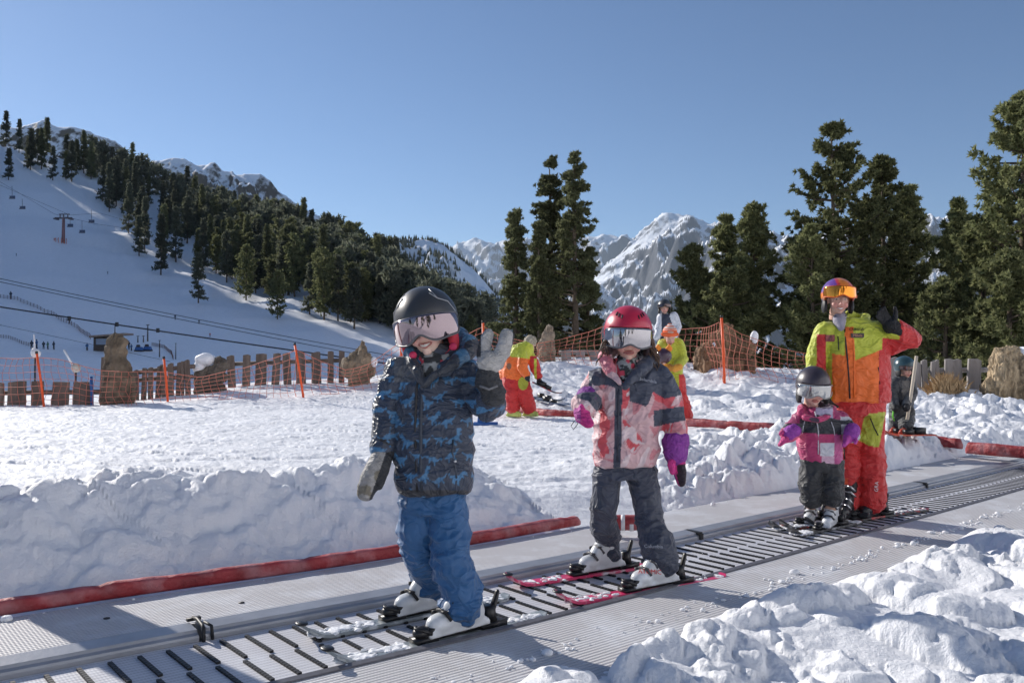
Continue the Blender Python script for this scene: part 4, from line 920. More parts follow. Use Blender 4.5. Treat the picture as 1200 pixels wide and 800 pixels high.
def helmet(t,M,shell,r=(.124,.142,.132),visor=True,vr=(.132,.150,.14),vz=(-.045,.045),notch=.022,vmat=None,rim=None,trim=None,pads=None,vents=0,vaz=76,low=8,shellpaint=None,strapc=None):
    c0=V3(0,.01,.035);g=MB();na,ne=56,20;vs=[];fs=[]
    for i in range(na):
        a=-180+360*i/na;aa=abs(a)
        lo=low+(-44-low)*float(sstep(58,84,aa));lo=lo+14*float(sstep(120,170,aa))
        for j in range(ne+1):
            e=math.radians(lo+(88-lo)*j/ne);aR=math.radians(a)
            bul=1+.012*math.cos(4*aR)*math.cos(e)
            vs.append(c0+V3(r[0]*math.cos(e)*math.sin(aR)*bul,-r[1]*math.cos(e)*math.cos(aR)*bul,r[2]*math.sin(e)))
    for i in range(na):
        for j in range(ne): fs.append((i*(ne+1)+j,((i+1)%na)*(ne+1)+j,((i+1)%na)*(ne+1)+j+1,i*(ne+1)+j+1))
    fs.append(tuple(i*(ne+1)+ne for i in range(na)))
    # thickness: inner copy
    n=len(vs);vi=[c0+(v-c0)*.90 for v in vs]
    allf=fs+[tuple(x+n for x in reversed(f)) for f in fs]
    for i in range(na): allf.append((i*(ne+1),i*(ne+1)+n,((i+1)%na)*(ne+1)+n,((i+1)%na)*(ne+1)))
    g.add(vs+vi,allf);g.xf(M);me=g.mesh()
    if shellpaint:
        Mi=np.array(M.inverted());paint(me,lambda co:shellpaint(co@Mi[:3,:3].T+Mi[:3,3]))
    h=obj('helmet',me,shell,t)
    s=h.modifiers.new('s','SUBSURF');s.levels=1;s.render_levels=1
    def on(az,el,k=1.0):
        a=math.radians(az);e=math.radians(el);return c0+V3(r[0]*math.cos(e)*math.sin(a)*k,-r[1]*math.cos(e)*math.cos(a)*k,r[2]*math.sin(e)*k)
    if vents:
        for s_ in (-1,1):
            for q in range(vents):
                g=MB();p=on(s_*(24+q*11),34+q*4,1.0);d=(on(s_*(24+q*11),40+q*4)-p).normalized();g.tube([p-d*.008,p+d*.008],.004,6,round_=True);obj('vent',g.xf(M),blk,h)
    if trim:
        for s_ in (-1,1):
            g=MB()
            g.tube([on(s_*86,-30,1.01),on(s_*82,5,1.01),on(s_*70,22,1.012),on(s_*48,30,1.012),on(s_*36,44,1.01)],.0022,6)
            g.tube([on(s_*48,30,1.012),on(s_*44,56,1.01)],.002,6)
            obj('trim',g.xf(M),trim,h)
    g=MB()
    for s_ in (-1,1): g.ell((s_*.094,.0,-.052),(.020,.05,.054));
    g.tube([(-.09,-.01,-.085),(-.05,-.045,-.118),(0,-.058,-.126),(.05,-.045,-.118),(.09,-.01,-.085)],.008,8,flat=.5)
    obj('ear_pad',blob(g.xf(M),.006,3),pads or blk,h)
    if visor:
        nz=14;nn=48;vs=[];fs=[];lowpts=[];toppts=[]
        for i in range(nn+1):
            a=-vaz+2*vaz*i/nn;x=abs(a)/vaz
            zl=vz[0]*(1-.25*x**3)+notch*math.exp(-(a/14)**2)-.006*math.exp(-((abs(a)-30)/16)**2);zt=vz[1]*(1-.15*x**2)
            if x>.93: zl+=.02*(x-.93)/.07;zt-=.012*(x-.93)/.07
            for j in range(nz+1):
                z=zl+(zt-zl)*j/nz;cz=math.sqrt(max(.05,1-((z-c0.z+.03)/(vr[2]*1.5))**2));aR=math.radians(a)
                p=V3(vr[0]*cz*math.sin(aR),c0.y-vr[1]*cz*math.cos(aR),z);vs.append(p)
                if j==0: lowpts.append(p)
                if j==nz: toppts.append(p)
        for i in range(nn):
            for j in range(nz): fs.append((i*(nz+1)+j,(i+1)*(nz+1)+j,(i+1)*(nz+1)+j+1,i*(nz+1)+j+1))
        g=MB();g.add(vs,fs);v=obj('visor' ,g.xf(M),vmat,h);s=v.modifiers.new('s','SOLIDIFY');s.thickness=.004;s.offset=-1
        g=MB();g.tube(lowpts,.0042,6);obj('visor_rim',g.xf(M),rim or blk,h)
        g=MB();g.tube([p+V3(0,.004,0) for p in toppts],.003,6);obj('visor_rim',g.xf(M),rim or blk,h)
        # foam face gasket
        g=MB();g.tube([p*.95+V3(0,.006,.004) for p in lowpts[6:-6]],.008,6);obj('face_foam',g.xf(M),blk,h)
    return h
def mirror_mat(name,base,rough=.06,tint2=None):
    m,nt,b=NT(name);L=nt.links.new;tc=nd(nt,'ShaderNodeTexCoord');n=nd(nt,'ShaderNodeTexNoise');n.inputs['Scale'].default_value=9;L(tc.outputs['Object'],n.inputs['Vector'])
    mx=nd(nt,'ShaderNodeMix',data_type='RGBA');L(n.outputs[0],mx.inputs[0]);mx.inputs[6].default_value=(*base,1);mx.inputs[7].default_value=(*(tint2 or base),1);L(mx.outputs[2],b.inputs['Base Color'])
    b.inputs['Metallic'].default_value=.92;b.inputs['Roughness'].default_value=rough;b.inputs['Coat Weight'].default_value=.3;return m
def wr(amp,f=(7,7,26),seed=1,grow=None,low=.004,vert=0):
    """cloth folds: ridged noise stretched across the limb"""
    def fn(co):
        x,y,z=co[:,0],co[:,1],co[:,2]
        w_=(vn3(x*4,y*4,z*4,seed+5)-.5)*1.4
        n=vn3(x*f[0]+w_,y*f[1],(z+.25*x)*f[2]+w_*2,seed);r=1-np.abs(2*n-1);d=amp*(r**2-.4)
        n2=vn3(x*f[0]*.5,y*f[1]*.5,(z-.3*x)*f[2]*.45+w_,seed+1);d=d+low*(2*n2-1)+amp*.35*(vn3(x*40,y*40,z*40,seed+2)-.5)
        n4=vn3(x*f[0]*1.3+w_*1.5,y*f[1]*1.3,(z-.45*x)*f[2]*.8+w_*3,seed+7);d=d+amp*.55*((1-np.abs(2*n4-1))**5-.15)
        if grow: d=d*np.interp(z,[grow[0],grow[1]],[grow[2],grow[3]])
        return d
    return fn
def secs(Y,rows,dr=.62):
    o=[]
    for r_ in rows:
        py,x0,x1=r_[:3];d=r_[3] if len(r_)>3 else dr;yo=r_[4] if len(r_)>4 else 0
        hw=(x1-x0)/2/FPX*Y;o.append((at((x0+x1)/2,py,Y)+V3(0,yo,0),V3(hw,0,0),V3(0,hw*d,0)))
    return o
def P3(Yd,lst): return [at(q[0],q[1],Yd+(q[2] if len(q)>2 else 0)) for q in lst]
def R3(Y,l): return [r/FPX*Y for r in l]
def garment(name,t,parts,vox,m_,disp=None,pc=None,it=3):
    g=MB()
    for p in parts:
        if p[0]=='loft': g.loft(p[1],p=2.4)
        elif p[0]=='tube': g.tube(p[1],p[2],14,round_=True,flat=p[3] if len(p)>3 else 1)
        elif p[0]=='ell': g.ell(p[1],p[2])
    me=blob(g,vox,it,.5,disp)
    if pc: paint(me,pc)
    return obj(name,me,m_,t)
def body_under(t_unused,headme,Y,trunk,limbs,vox=.012):
    g=MB();g.loft(trunk)
    for pts,r in limbs: g.tube(pts,r,10,round_=True)
    me=blob(g,vox,2);paint(me,lambda co:np.tile(np.array((.5,.3,.22)),(len(co),1)));return joinmesh(headme,me)
def glove(name,t,o,zdir,front,k=1,side=1,curl=.35,spread=.10,mitten=False,palm=(.5,.5,.5),back=(.05,.05,.05),m_=None,thumb=1.0,vox=.004,vee=False,front_c=None):
    """side=+1: thumb toward local +X. palm faces local -Y"""
    g=MB();g.ell((0,0,.045),(.042,.020,.052));g.tube([(0,0,-.02),(0,0,.02)],[.034,.036],12,round_=True)
    if mitten:
        g.tube([(0,0,.05),(-.0,-.006,.09),(-.0,-.02*curl*3,.125)],[.040,.038,.028],14,round_=True,flat=.62)
        g.tube([(side*.028,-.008,.02),(side*.052,-.016,.05),(side*.056,-.026,.078)],[.018,.018,.014],10,round_=True)
    else:
        for i,(x,l) in enumerate(((-.031,.050),(-.0105,.062),(.0105,.066),(.031,.058))):
            x*=-side*-1;a=(x/.03)*spread;pts=[V3(x*.9,0,.07)];d=0
            for q in range(3):
                d+=curl*(.5 if q==0 else 1)*.6;seg=l*(.42,.33,.25)[q]*1.15
                pts.append(pts[-1]+V3(math.sin(a)*seg,-math.sin(d)*seg,math.cos(d)*math.cos(a)*seg))
            g.tube(pts,[.0125,.0122,.0115,.0095],9,round_=True)
        g.tube([(side*.026,-.006,.012),(side*.050,-.014,.040),(side*(.066+.01*thumb),-.018,.070),(side*(.070+.015*thumb),-.022,.090)],[.017,.0155,.0135,.011],10,round_=True)
    M=basis(o,zdir,front)@Matrix.Scale(k,4);me=blob(g.xf(M),vox*k,2);Mi=np.array(M.inverted())
    def pc(co):
        L=co@Mi[:3,:3].T+Mi[:3,3];c=np.where((L[:,1]<.004)[:,None],np.array(palm),np.array(back))
        if front_c is not None: c=np.where(((L[:,1]<-.008)&(L[:,2]>.05)&(np.abs(L[:,0])<.022))[:,None],np.array(front_c),c)
        s_=(vn3(L[:,0]*60,L[:,1]*60,L[:,2]*60,5)-.5)*.25;return c*(1+s_[:,None])
    paint(me,pc);return obj(name,me,m_,t)
gloveM=mat('glove_cloth',attr=True,rough=.7,var=.15,scale=50,bump=.4,bscale=90,bdist=.004,crease=.5,cscale=22)
clothM=mat('ski_cloth',attr=True,rough=.55,var=.08,scale=25,bump=.28,bscale=140,bdist=.003,sheen=.15,crease=.55,cscale=8)
shinyM=mat('puffer_cloth',attr=True,rough=.42,var=.08,scale=25,bump=.22,bscale=90,bdist=.003,sheen=.1,crease=.5,cscale=13)
bootM=mat('white_boot_plastic',(.62,.64,.66),.32,.12,14,bump=.12,bscale=30,col2=(.75,.78,.82),c2scale=12,c2th=(.6,.7))
bootD=mat('black_boot_plastic',(.02,.02,.024),.3,.2,14,bump=.1);bindM=mat('binding_black',(.014,.014,.016),.38,.2,20);metM=mat('bright_metal',(.5,.5,.52),.3,.1,20,metal=.9)
def boot(t,o,head,k=1,m_=None,acc=None,detail=True,h=.2,low=False):
    f=Vector(head);f.z=0;f.normalize();z=V3(0,0,1);s=z.cross(f)
    M=Matrix((f,s,z)).transposed().to_4x4();M.translation=Vector(o);M=M@Matrix.Scale(k,4);g=MB()
    g.ell((-.065,0,.052),(.055,.043,.052));g.ell((0,0,.060),(.085,.046,.056));g.ell((.085,0,.042),(.058,.044,.036));g.box((.01,0,.014),(.285,.066,.028),taper=.96)
    g.tube([(-.045,0,.07),(-.035,0,.13),(-.015,0,h)],[.058,.056,.060],14,flat=.85);g.tube([(.03,0,.080),(0,0,.105)],[.042,.046],12,round_=True)
    b=obj('ski_boot',blob(g.xf(M),.0065*k,2),m_ or bootM,t)
    if detail:
        for (x,z_,a) in ((.075,.078,.1),(.035,.108,.4),(.012,.15,.9),(.018,.185,1.0))[:2 if low else 4]:
            g=MB();w_=.046 if z_<.12 else .055
            g.tube([(x-.01,-w_,z_-.022),(x+.004,-w_*.6,z_+.004),(x+.010,0,z_+.012),(x+.004,w_*.6,z_+.004),(x-.01,w_,z_-.022)],.0045,6,flat=1.6)
            g.box((x+.002,-w_*.85,z_-.006),(.03,.008,.014));g.box((x+.006,w_*.5,z_+.008),(.018,.022,.007));obj('buckle',g.xf(M),acc or blk,b)
        if not low: g=MB();g.tube([(-.04,0,h-.012),(-.01,0,h+.008)],[.060,.056],12,flat=.85);obj('liner',g.xf(M),blk,b)
    return b,M
def ski(label,cpos,head,L,w_,top,group=None,brake=True,rocker=.06,k=1,snowy=None,front=.56,tipc=None):
    """cpos = boot centre on the snow/belt surface"""
    f=Vector(head);f.z=0;f.normalize();s=V3(0,0,1).cross(f);sl=float(zb(st(cpos.x+f.x,cpos.y+f.y)[0])-zb(st(cpos.x,cpos.y)[0]))
    f2=Vector((f.x,f.y,sl)).normalized();M=Matrix((f2,s,f2.cross(s))).transposed().to_4x4();M.translation=Vector(cpos)
    t=thing('ski',label,'ski',cpos,0,group);N=34;vs=[];fs=[]
    for i in range(N+1):
        u=i/N;x=-L*(1-front)+L*u;e=L*front-x;z=.004
        if e<.13: z+=rocker*((.13-e)/.13)**2
        e2=x+L*(1-front)
        if e2<.05: z+=.010*((.05-e2)/.05)**2
        w2=w_/2*(1-.16*math.sin(math.pi*min(1,max(0,u)))) ;
        if e<.055: w2*=math.sqrt(max(.02,1-((.055-e)/.056)**2))
        if e2<.03: w2*=math.sqrt(max(.15,1-((.03-e2)/.034)**2))
        th=.013
        for a,b in ((-w2,0),(w2,0),(w2*.93,th),(-w2*.93,th)): vs.append((x,a,z+b))
    for i in range(N):
        for k_ in range(4): fs.append((i*4+k_,(i+1)*4+k_,(i+1)*4+(k_+1)%4,i*4+(k_+1)%4))
    fs.append((0,1,2,3));fs.append(tuple(N*4+q for q in (3,2,1,0)));g=MB();g.add(vs,fs);obj('deck',g.xf(M),top,t,smooth=False,bevel=.0015)
    if tipc is not None:
        g=MB();g.ell((L*front-.012,0,rocker*.93+.012),(.022,w_*.34,.008));obj('tip_guard',g.xf(M),tipc,t)
    z0=.018
    g=MB();g.box((.165*k,0,z0+.008),(.10*k,.06*k,.016));g.ell((.175*k,0,z0+.034*k),(.040*k,.032*k,.024*k));g.box((.14*k,0,z0+.042*k),(.03*k,.062*k,.016*k))
    g.tube([(.15*k,-.03*k,z0+.03*k),(.19*k,-.026*k,z0+.05*k),(.205*k,0,z0+.052*k),(.19*k,.026*k,z0+.05*k),(.15*k,.03*k,z0+.03*k)],.007*k,8)
    obj('toe_binding',g.xf(M),bindM,t)
    g=MB();g.box((-.165*k,0,z0+.01),(.13*k,.06*k,.02));g.box((-.155*k,0,z0+.05*k),(.035*k,.05*k,.07*k),Matrix.Rotation(.25,3,'Y'));g.tube([(-.17*k,0,z0+.06*k),(-.195*k,0,z0+.13*k)],[.018*k,.013*k],8,round_=True,flat=.6)
    obj('heel_binding',g.xf(M),bindM,t)
    g=MB();g.box((0,0,z0+.006),(.2*k,.03*k,.012));
    if brake:
        for sg in (-1,1): g.tube([(-.10*k,sg*.035,z0+.01),(-.17*k,sg*.046,z0+.028),(-.21*k,sg*.048,z0+.03)],.003,6)
    obj('brake',g.xf(M),bindM,t)
    if snowy:
        g=MB();rr=random.Random(abs(snowy));nf=1 if snowy>0 else .35
        for (xa,xb,n) in ((.24,L*front-.05,int(90*nf)),(-L*(1-front)+.03,-.24,int(34*nf))):
            for i in range(n):
                x=rr.uniform(xa,xb);g.ell((x,rr.gauss(0,w_*.22),z0-.001),(rr.uniform(.008,.02),rr.uniform(.008,.016),rr.uniform(.003,.009)),nu=7,nv=5)
        obj('snow_layer',blob(g.xf(M),.0045,2),capsnow,t)['kind']='stuff'
    return t,M
def skimat(name,c1,c2,snow=.5):
    return mat(name,c1,.35,.1,12,col2=c2,c2scale=14,c2th=(.5,.62),bump=.1,bscale=60)
def zipper(name,t,pts,r=.004,m_=None): g=MB();g.tube(pts,r,6);return obj(name,g,m_ or blk,t)
def surf(me_obj,px,py,off=.004):
    """front surface point of an object under the photo pixel (ray cast from the lens)"""
    L=rootloc(me_obj);dgm=me_obj.data;o=V3(0,0,CAMZ)-L;d=ray(px,py).normalized()
    from mathutils.bvhtree import BVHTree
    key=me_obj.name
    if key not in _bv:
        n=len(dgm.vertices);co=getco(dgm);fs=[tuple(p.vertices) for p in dgm.polygons];_bv[key]=BVHTree.FromPolygons([Vector(c) for c in co],fs)
    h=_bv[key].ray_cast(o,d)
    return None if h[0] is None else h[0]+L+h[1]*off
_bv={}
def ontrace(o,pix,off=.004):
    r_=[surf(o,x,y,off) for x,y in pix];return [p for p in r_ if p is not None]
def pip(x,y,poly):
    c=np.zeros(x.shape,bool);n=len(poly);j=n-1
    for i in range(n):
        xi,yi=poly[i];xj,yj=poly[j]
        if yi!=yj: c^=((yi>y)!=(yj>y))&(x<(xj-xi)*(y-yi)/(yj-yi)+xi)
        j=i
    return c
def project(co):
    """photo pixel coordinates of world points, used only to read off where seams run on the cloth"""
    cp,sp=math.cos(PITCH),math.sin(PITCH);y=co[:,1];z=co[:,2]-CAMZ
    d=y*cp+z*sp;v=-y*sp+z*cp;return 600+FPX*co[:,0]/d,400-FPX*v/d
# ================================================================ the boy
Yb=3.22;hd=V3(-.757,-.654,0)
bA=onz(537,738,.02);bA.z=float(zb(st(bA.x,bA.y)[0]));bB=onz(498,713,.02);bB.z=float(zb(st(bB.x,bB.y)[0]))
skB=skimat('grey_ski_top',(.22,.25,.27),(.55,.58,.6))
ski('snow dusted grey ski under the boy right image boot, tip nearest the viewer',bA,hd,1.0,.085,skB,'boy skis',snowy=5,k=.95,tipc=bindM)
ski('snow dusted grey ski under the boy other boot, beside the steel rail',bB,hd,1.0,.085,skB,'boy skis',snowy=6,k=.95,tipc=bindM)
boy=bpy.data.objects.new('person',None)
cH=at(501,385,Yb);MH=headM(cH,yaw=-.16,pitch=.03,roll=-.20)
hm_=head_part(MH,smile=1)
me=body_under(None,hm_,Yb,secs(Yb,[(560,484,534),(500,474,540),(440,474,540),(420,490,530)]),
  [(P3(Yb,[(468,434),(452,485),(448,525)]),R3(Yb,[12,10,8])),(P3(Yb,[(545,434),(574,470,-.05),(572,448,-.12)]),R3(Yb,[12,10,8])),([at(489,560,Yb),at(493,630,3.27),bB+V3(.03,.02,.12)],R3(Yb,[12,11,9])),([at(523,560,Yb),at(528,640,3.15),bA+V3(.03,.02,.12)],R3(Yb,[12,11,9]))])
boy=obj('person',me,skinM,base=(float(at(508,720,Yb).x),Yb,0));tag(boy,'boy in dark blue dinosaur print jacket and black helmet, waving a grey glove','person')
up=.018
b1,_=boot(boy,bA+V3(0,0,.032),hd,1.0,h=.16,low=True);b2,_=boot(boy,bB+V3(0,0,.032),hd,1.0,h=.16,low=True)
# snow on boots is in the plastic's own speckle
def near_z(p,dz): return p+V3(0,0,dz)
legs=[('loft',secs(Yb,[(600,467,545,.60),(575,468,545,.58),(560,472,542,.55)])),
 ('tube',[at(489,585,Yb),at(490,620,Yb+.02),at(494,648,Yb+.05),bB+V3(.016,.018,.17),bB+V3(.016,.018,.125)],R3(Yb,[23,23.5,22.5,21.5,20.5])),
 ('tube',[at(521,585,Yb),at(527,620,Yb-.02),at(529,655,Yb-.06),bA+V3(.008,.014,.18),bA+V3(.010,.014,.125)],R3(Yb,[23,23.5,22.5,23.5,24.5]))]
navyblue=np.array((.018,.092,.235))
def boyp(co):
    px,py=project(co);c=np.tile(navyblue,(len(co),1));c=c*(1+.25*(vn3(co[:,0]*5,co[:,1]*5,co[:,2]*5,7)-.5))[:,None];return c
garment('trousers',boy,legs,.0065,clothM,wr(.013,(6,6,20),3,grow=(.05,.6,1.5,.5),low=.005),boyp,1)
DINO=[(-1,.25),(-.8,.42),(-.68,.36),(-.55,.2),(-.3,.22),(0,.3),(.3,.16),(.7,.1),(1.05,.22),(.72,-.02),(.4,-.08),(.42,-.42),(.28,-.42),(.2,-.12),(-.12,-.14),(-.2,-.42),(-.34,-.42),(-.34,-.08),(-.55,.02),(-.72,.22)]
REX=[(-.8,.55),(-.45,.68),(-.25,.5),(-.1,.2),(.3,.1),(.65,-.05),(1.0,.15),(.7,-.25),(.3,-.25),(.2,-.6),(.0,-.62),(.02,-.3),(-.15,-.3),(-.3,-.62),(-.48,-.62),(-.32,-.2),(-.38,.1),(-.6,.05),(-.5,.2),(-.42,.3),(-.8,.35)]
def dino_mask(u,v,seed,cell=(.088,.074),size=.046):
    ou=np.zeros(u.shape,bool);iu=np.floor(u/cell[0]).astype(int);iv=np.floor(v/cell[1]).astype(int)
    for a in range(iu.min()-1,iu.max()+2):
        for b in range(iv.min()-1,iv.max()+2):
            r_=random.Random(a*131+b*17+seed);cx=(a+.5+(.5 if b%2 else 0)+r_.uniform(-.16,.16))*cell[0];cy=(b+.5+r_.uniform(-.16,.16))*cell[1]
            m_=(np.abs(u-cx)<size*1.2)&(np.abs(v-cy)<size)
            if not m_.any(): continue
            an=r_.uniform(-.5,.5);fl=r_.choice((-1,1));du=(u[m_]-cx)/size;dv=(v[m_]-cy)/size
            x=(du*math.cos(an)+dv*math.sin(an))*fl;y=-du*math.sin(an)*fl*fl+dv*math.cos(an)
            hit=pip(x,y,DINO if r_.random()<.6 else REX);idx=np.where(m_)[0];ou[idx[hit]]=True
    return ou
jparts=[('loft',secs(Yb,[(577,465,551,.66),(560,463,554,.68),(530,460,554,.68),(490,460,553,.68),(460,462,552,.66),(438,464,551,.62),(424,471,543,.6),(414,482,536,.62),(404,488,528,.7)])),
 ('tube',P3(Yb,[(470,438),(460,462,-.01),(453,492,-.02),(450,522,-.04)]),R3(Yb,[20,18,16.5,14.5])),
 ('tube',P3(Yb,[(544,438),(560,462,-.03),(574,474,-.08),(577,462,-.13)]),R3(Yb,[19,18,19,16]))]
seams=[582,548,517,489,462,440]
def quilt(co):
    px,py=project(co);d=np.zeros(len(co))
    sm=np.array(seams[::-1]);q=py+2.5*np.sin(px*.06)
    lo=np.full(len(co),1e3)
    for s_ in seams: lo=np.minimum(lo,np.abs(q-s_))
    puff=np.minimum(1,lo/9.0)**.5
    n=(vn3(co[:,0]*22,co[:,1]*22,co[:,2]*7,4)-.5);n2=(vn3(co[:,0]*9,co[:,1]*9,co[:,2]*5,14)-.5);dd=np.clip(1-lo/14,0,1)
    w_=1-np.abs(2*vn3(co[:,0]*9,co[:,1]*9,co[:,2]*14,24)-1)
    n3=vn3(co[:,0]*34,co[:,1]*34,co[:,2]*16,34)-.5
    return .009*(puff-.6)+n*.016*dd+n2*.014+.011*(w_**2-.4)+n3*.006
def boyj(co):
    px,py=project(co);cx=cH.x+.02;cy=Yb;base=np.array((.028,.040,.070));blue=np.array((.052,.165,.32))
    arm=(px<458)|(px>558);u=np.where(arm,co[:,0]+co[:,1]*1.0,np.arctan2(co[:,0]-cx,-(co[:,1]-cy))*.165);v=co[:,2]+np.where(arm,.3*co[:,1],0)
    dm=dino_mask(u+5,v+3,3)
    n=vn3(co[:,0]*14,co[:,1]*14,co[:,2]*14,9)
    col=np.where((dm)[:,None],blue*(.75+.5*n)[:,None],base[None,:]*(.85+.3*n)[:,None])
    plain=((px<487)&(py<462)&(px>462)&(py<455+(px-462)*.25)&(py<448));col[plain]=(.085,.095,.115)
    col[(py<409)]=(.02,.024,.034);hem=(py>574)&(py<582)&(px>461)&(px<557);col[hem]=(.02,.022,.03)
    return col
jk=garment('jacket',boy,jparts,.0048,shinyM,quilt,boyj,2)
zipper('zipper',jk,ontrace(jk,[(493,428),(490,440),(488,460),(487,490),(487,520),(488,550),(489,576)],.001),.0052,mat('zip_black',(.012,.012,.016),.4,.2,200,bump=.5,bscale=400,bdist=.003))
zipper('placket',jk,ontrace(jk,[(497,426),(495,445),(493.5,475),(493,510),(493,545),(494,575)],-.002),.007,mat('placket_navy',(.03,.04,.06),.5,.1,50))
# pocket welt and press stud
zipper('pocket',jk,ontrace(jk,[(531,515),(530,530),(533,545),(535,560)],.0),.004,mat('placket_navy',(.03,.04,.06),.5));
g=MB();q=surf(jk,533,540,.004);
if q: g.ell(q,(.006,.004,.006));obj('button',g,metM,jk)
# hood bunched round the neck and stand collar
hoodp=[('tube',P3(Yb,[(485,420,-.055),(478,408,.01),(487,399,.09),(510,395,.12),(536,397,.09),(549,406,.02),(543,419,-.04)]),R3(Yb,[6,9,10.5,11,12,11,6])),
 ('tube',P3(Yb,[(482,424,-.08),(488,434,-.11),(492,444,-.12)]),R3(Yb,[7,6,4])),('tube',P3(Yb,[(541,416,-.05),(526,430,-.11),(508,439,-.125),(497,449,-.125)]),R3(Yb,[7,6,5,3.5]))]
garment('hood',boy,hoodp,.0055,shinyM,wr(.013,(10,10,12),21,low=.006),lambda co:np.where((vn3(co[:,0]*14,co[:,1]*14,co[:,2]*14,5)>.66)[:,None],np.array((.05,.15,.27)),np.array((.028,.034,.048))),3)
# patterned neck tube
def gait(co):
    c=np.tile(np.array((.035,.04,.045)),(len(co),1));n=vn3(co[:,0]*55,co[:,1]*55,co[:,2]*55,2);c[n>.62]=(.30,.32,.33);n=vn3(co[:,0]*38,co[:,1]*38,co[:,2]*38,8);c[n>.72]=(.55,.06,.10);return c
garment('neck_warmer',boy,[('tube',P3(Yb,[(507,414,.03),(505,426,-.03),(501,440,-.075)]),R3(Yb,[17,18,10])),('tube',P3(Yb,[(487,420,-.03),(505,426,-.08),(525,418,-.03)]),R3(Yb,[6,6,6]))],.0055,mat('knit',attr=True,rough=.9,bump=.4,bscale=120),wr(.004,(10,10,40),5),gait)
blackHelm=mat('black_helmet',(.035,.037,.042),.42,.12,12,bump=.05,bscale=200,coat=.1)
redpad=mat('red_lining',(.50,.025,.05),.8,.2,40,bump=.3)
helmet(boy,MH,blackHelm,vmat=mirror_mat('pink_mirror',(.34,.27,.28),.05,(.24,.19,.22)),trim=mat('helmet_trim',(.32,.33,.35),.35,.1,30),pads=redpad,vz=(-.050,.046),rim=mat('visor_edge',(.10,.10,.11),.35,.1,30),vents=0,vaz=80,low=1,notch=.024)
for p in ((484,416),(531,406)): g=MB();g.ell(at(p[0],p[1],Yb-.085),(.016,.012,.015));obj('strap_toggle',blob(g,.004,1),mat('pink_toggle',(.55,.03,.10),.6,.1,30),boy)
# gloves
dk=(.035,.037,.042);lg=(.40,.39,.38)
def mit(parts,thumbdark=False,dirt=False,split=None):
    def pc(co):
        px,py=project(co);c=np.tile(np.array(lg)*(.8 if dirt else 1),(len(co),1));n=vn3(co[:,0]*50,co[:,1]*50,co[:,2]*50,5)
        k=split(px,py,co) if split else np.zeros(len(co),bool);c[k]=dk
        if dirt: d=vn3(co[:,0]*18,co[:,1]*18,co[:,2]*18,15);c=np.where((d>.5)[:,None]&(~k)[:,None],np.array((.21,.19,.15)),c)
        return c*(.85+.3*n)[:,None]
    return garment('glove',boy,parts,.0042,gloveM,wr(.004,(16,16,24),44,low=.003),pc,2)
# raised mitten: palm, thumb prong and the finger prong seen edge on
gl=mit([('ell',at(572,424,Yb-.19),(.042,.030,.040)),('ell',at(580,420,Yb-.17),(.032,.030,.030)),
 ('tube',P3(Yb,[(566,416,-.17),(568,403,-.16),(572,392,-.155)]),R3(Yb,[7.5,7.5,6.5])),
 ('tube',P3(Yb,[(577,428,-.18),(586,418,-.185),(591,405,-.18),(594,392,-.165)]),R3(Yb,[9,8,7.5,6.5])),
 ('tube',P3(Yb,[(582,426,-.14),(590,414,-.145),(594,402,-.14),(597,394,-.13)]),R3(Yb,[8,7,6.5,5]))],
 split=lambda px,py,co:((co[:,1]>Yb-.148)|((px<563.5)&(py<418))))
garment('glove_cuff',boy,[('tube',P3(Yb,[(578,461,-.15),(572,446,-.17),(571,437,-.175)]),R3(Yb,[15,14.5,12]))],.005,gloveM,wr(.006,(12,12,40),6),lambda co:np.tile(np.array(dk),(len(co),1))*(.8+.5*vn3(co[:,0]*40,co[:,1]*40,co[:,2]*40,3))[:,None])
zipper('glove_strap',gl,[at(562,452,Yb-.235),at(573,456,Yb-.24),at(583,452,Yb-.225)],.0045,mat('strap_grey',(.15,.15,.16),.6))
mit([('tube',P3(Yb,[(448,532,-.06),(441,548,-.085),(434,563,-.10),(429,576,-.10)]),R3(Yb,[10,13,13.5,10])),('tube',P3(Yb,[(452,536,-.07),(450,552,-.10),(444,568,-.115)]),R3(Yb,[8,7,5.5])),('tube',P3(Yb,[(444,545,-.02),(438,562,-.04)]),R3(Yb,[11,10]))],
 dirt=True,split=lambda px,py,co:(px>446-(py-548)*.35))
garment('glove_cuff',boy,[('tube',P3(Yb,[(452,519,-.045),(451,528,-.05),(448,537,-.06)]),R3(Yb,[13.5,13,10]))],.005,gloveM,wr(.006,(12,12,40),8),lambda co:np.tile(np.array(dk),(len(co),1)))
def word(txt,o,corner,size,m_,tilt=0,name='lettering',ext=.0006,right=None):
    """raised lettering laid on the front of a garment"""
    cu=bpy.data.curves.new('t','FONT');cu.body=txt;cu.size=size;cu.extrude=ext;cu.align_x='CENTER';cu.align_y='CENTER';cu.resolution_u=2
    to=bpy.data.objects.new('t',cu);C.objects.link(to);dg=bpy.context.evaluated_depsgraph_get();me=bpy.data.meshes.new_from_object(to.evaluated_get(dg));bpy.data.objects.remove(to)
    p=surf(o,*corner,.003)
    if p is None: return
    e=5;l=surf(o,corner[0]-e,corner[1],0);r_=surf(o,corner[0]+e,corner[1],0);u_=surf(o,corner[0],corner[1]-3,0);d_=surf(o,corner[0],corner[1]+3,0)
    X=(r_-l).normalized() if l and r_ else V3(1,0,0);Z=(u_-d_).normalized() if u_ and d_ else V3(0,0,1);N=X.cross(Z).normalized()*1
    if N.y>0: N=-N
    Z=N.cross(X).normalized()
    M=Matrix((X,Z,N)).transposed().to_4x4();M.translation=p+N*.003;me.transform(M@Matrix.Rotation(tilt,4,'Z'))
    return obj(name,me,m_,o,smooth=False)
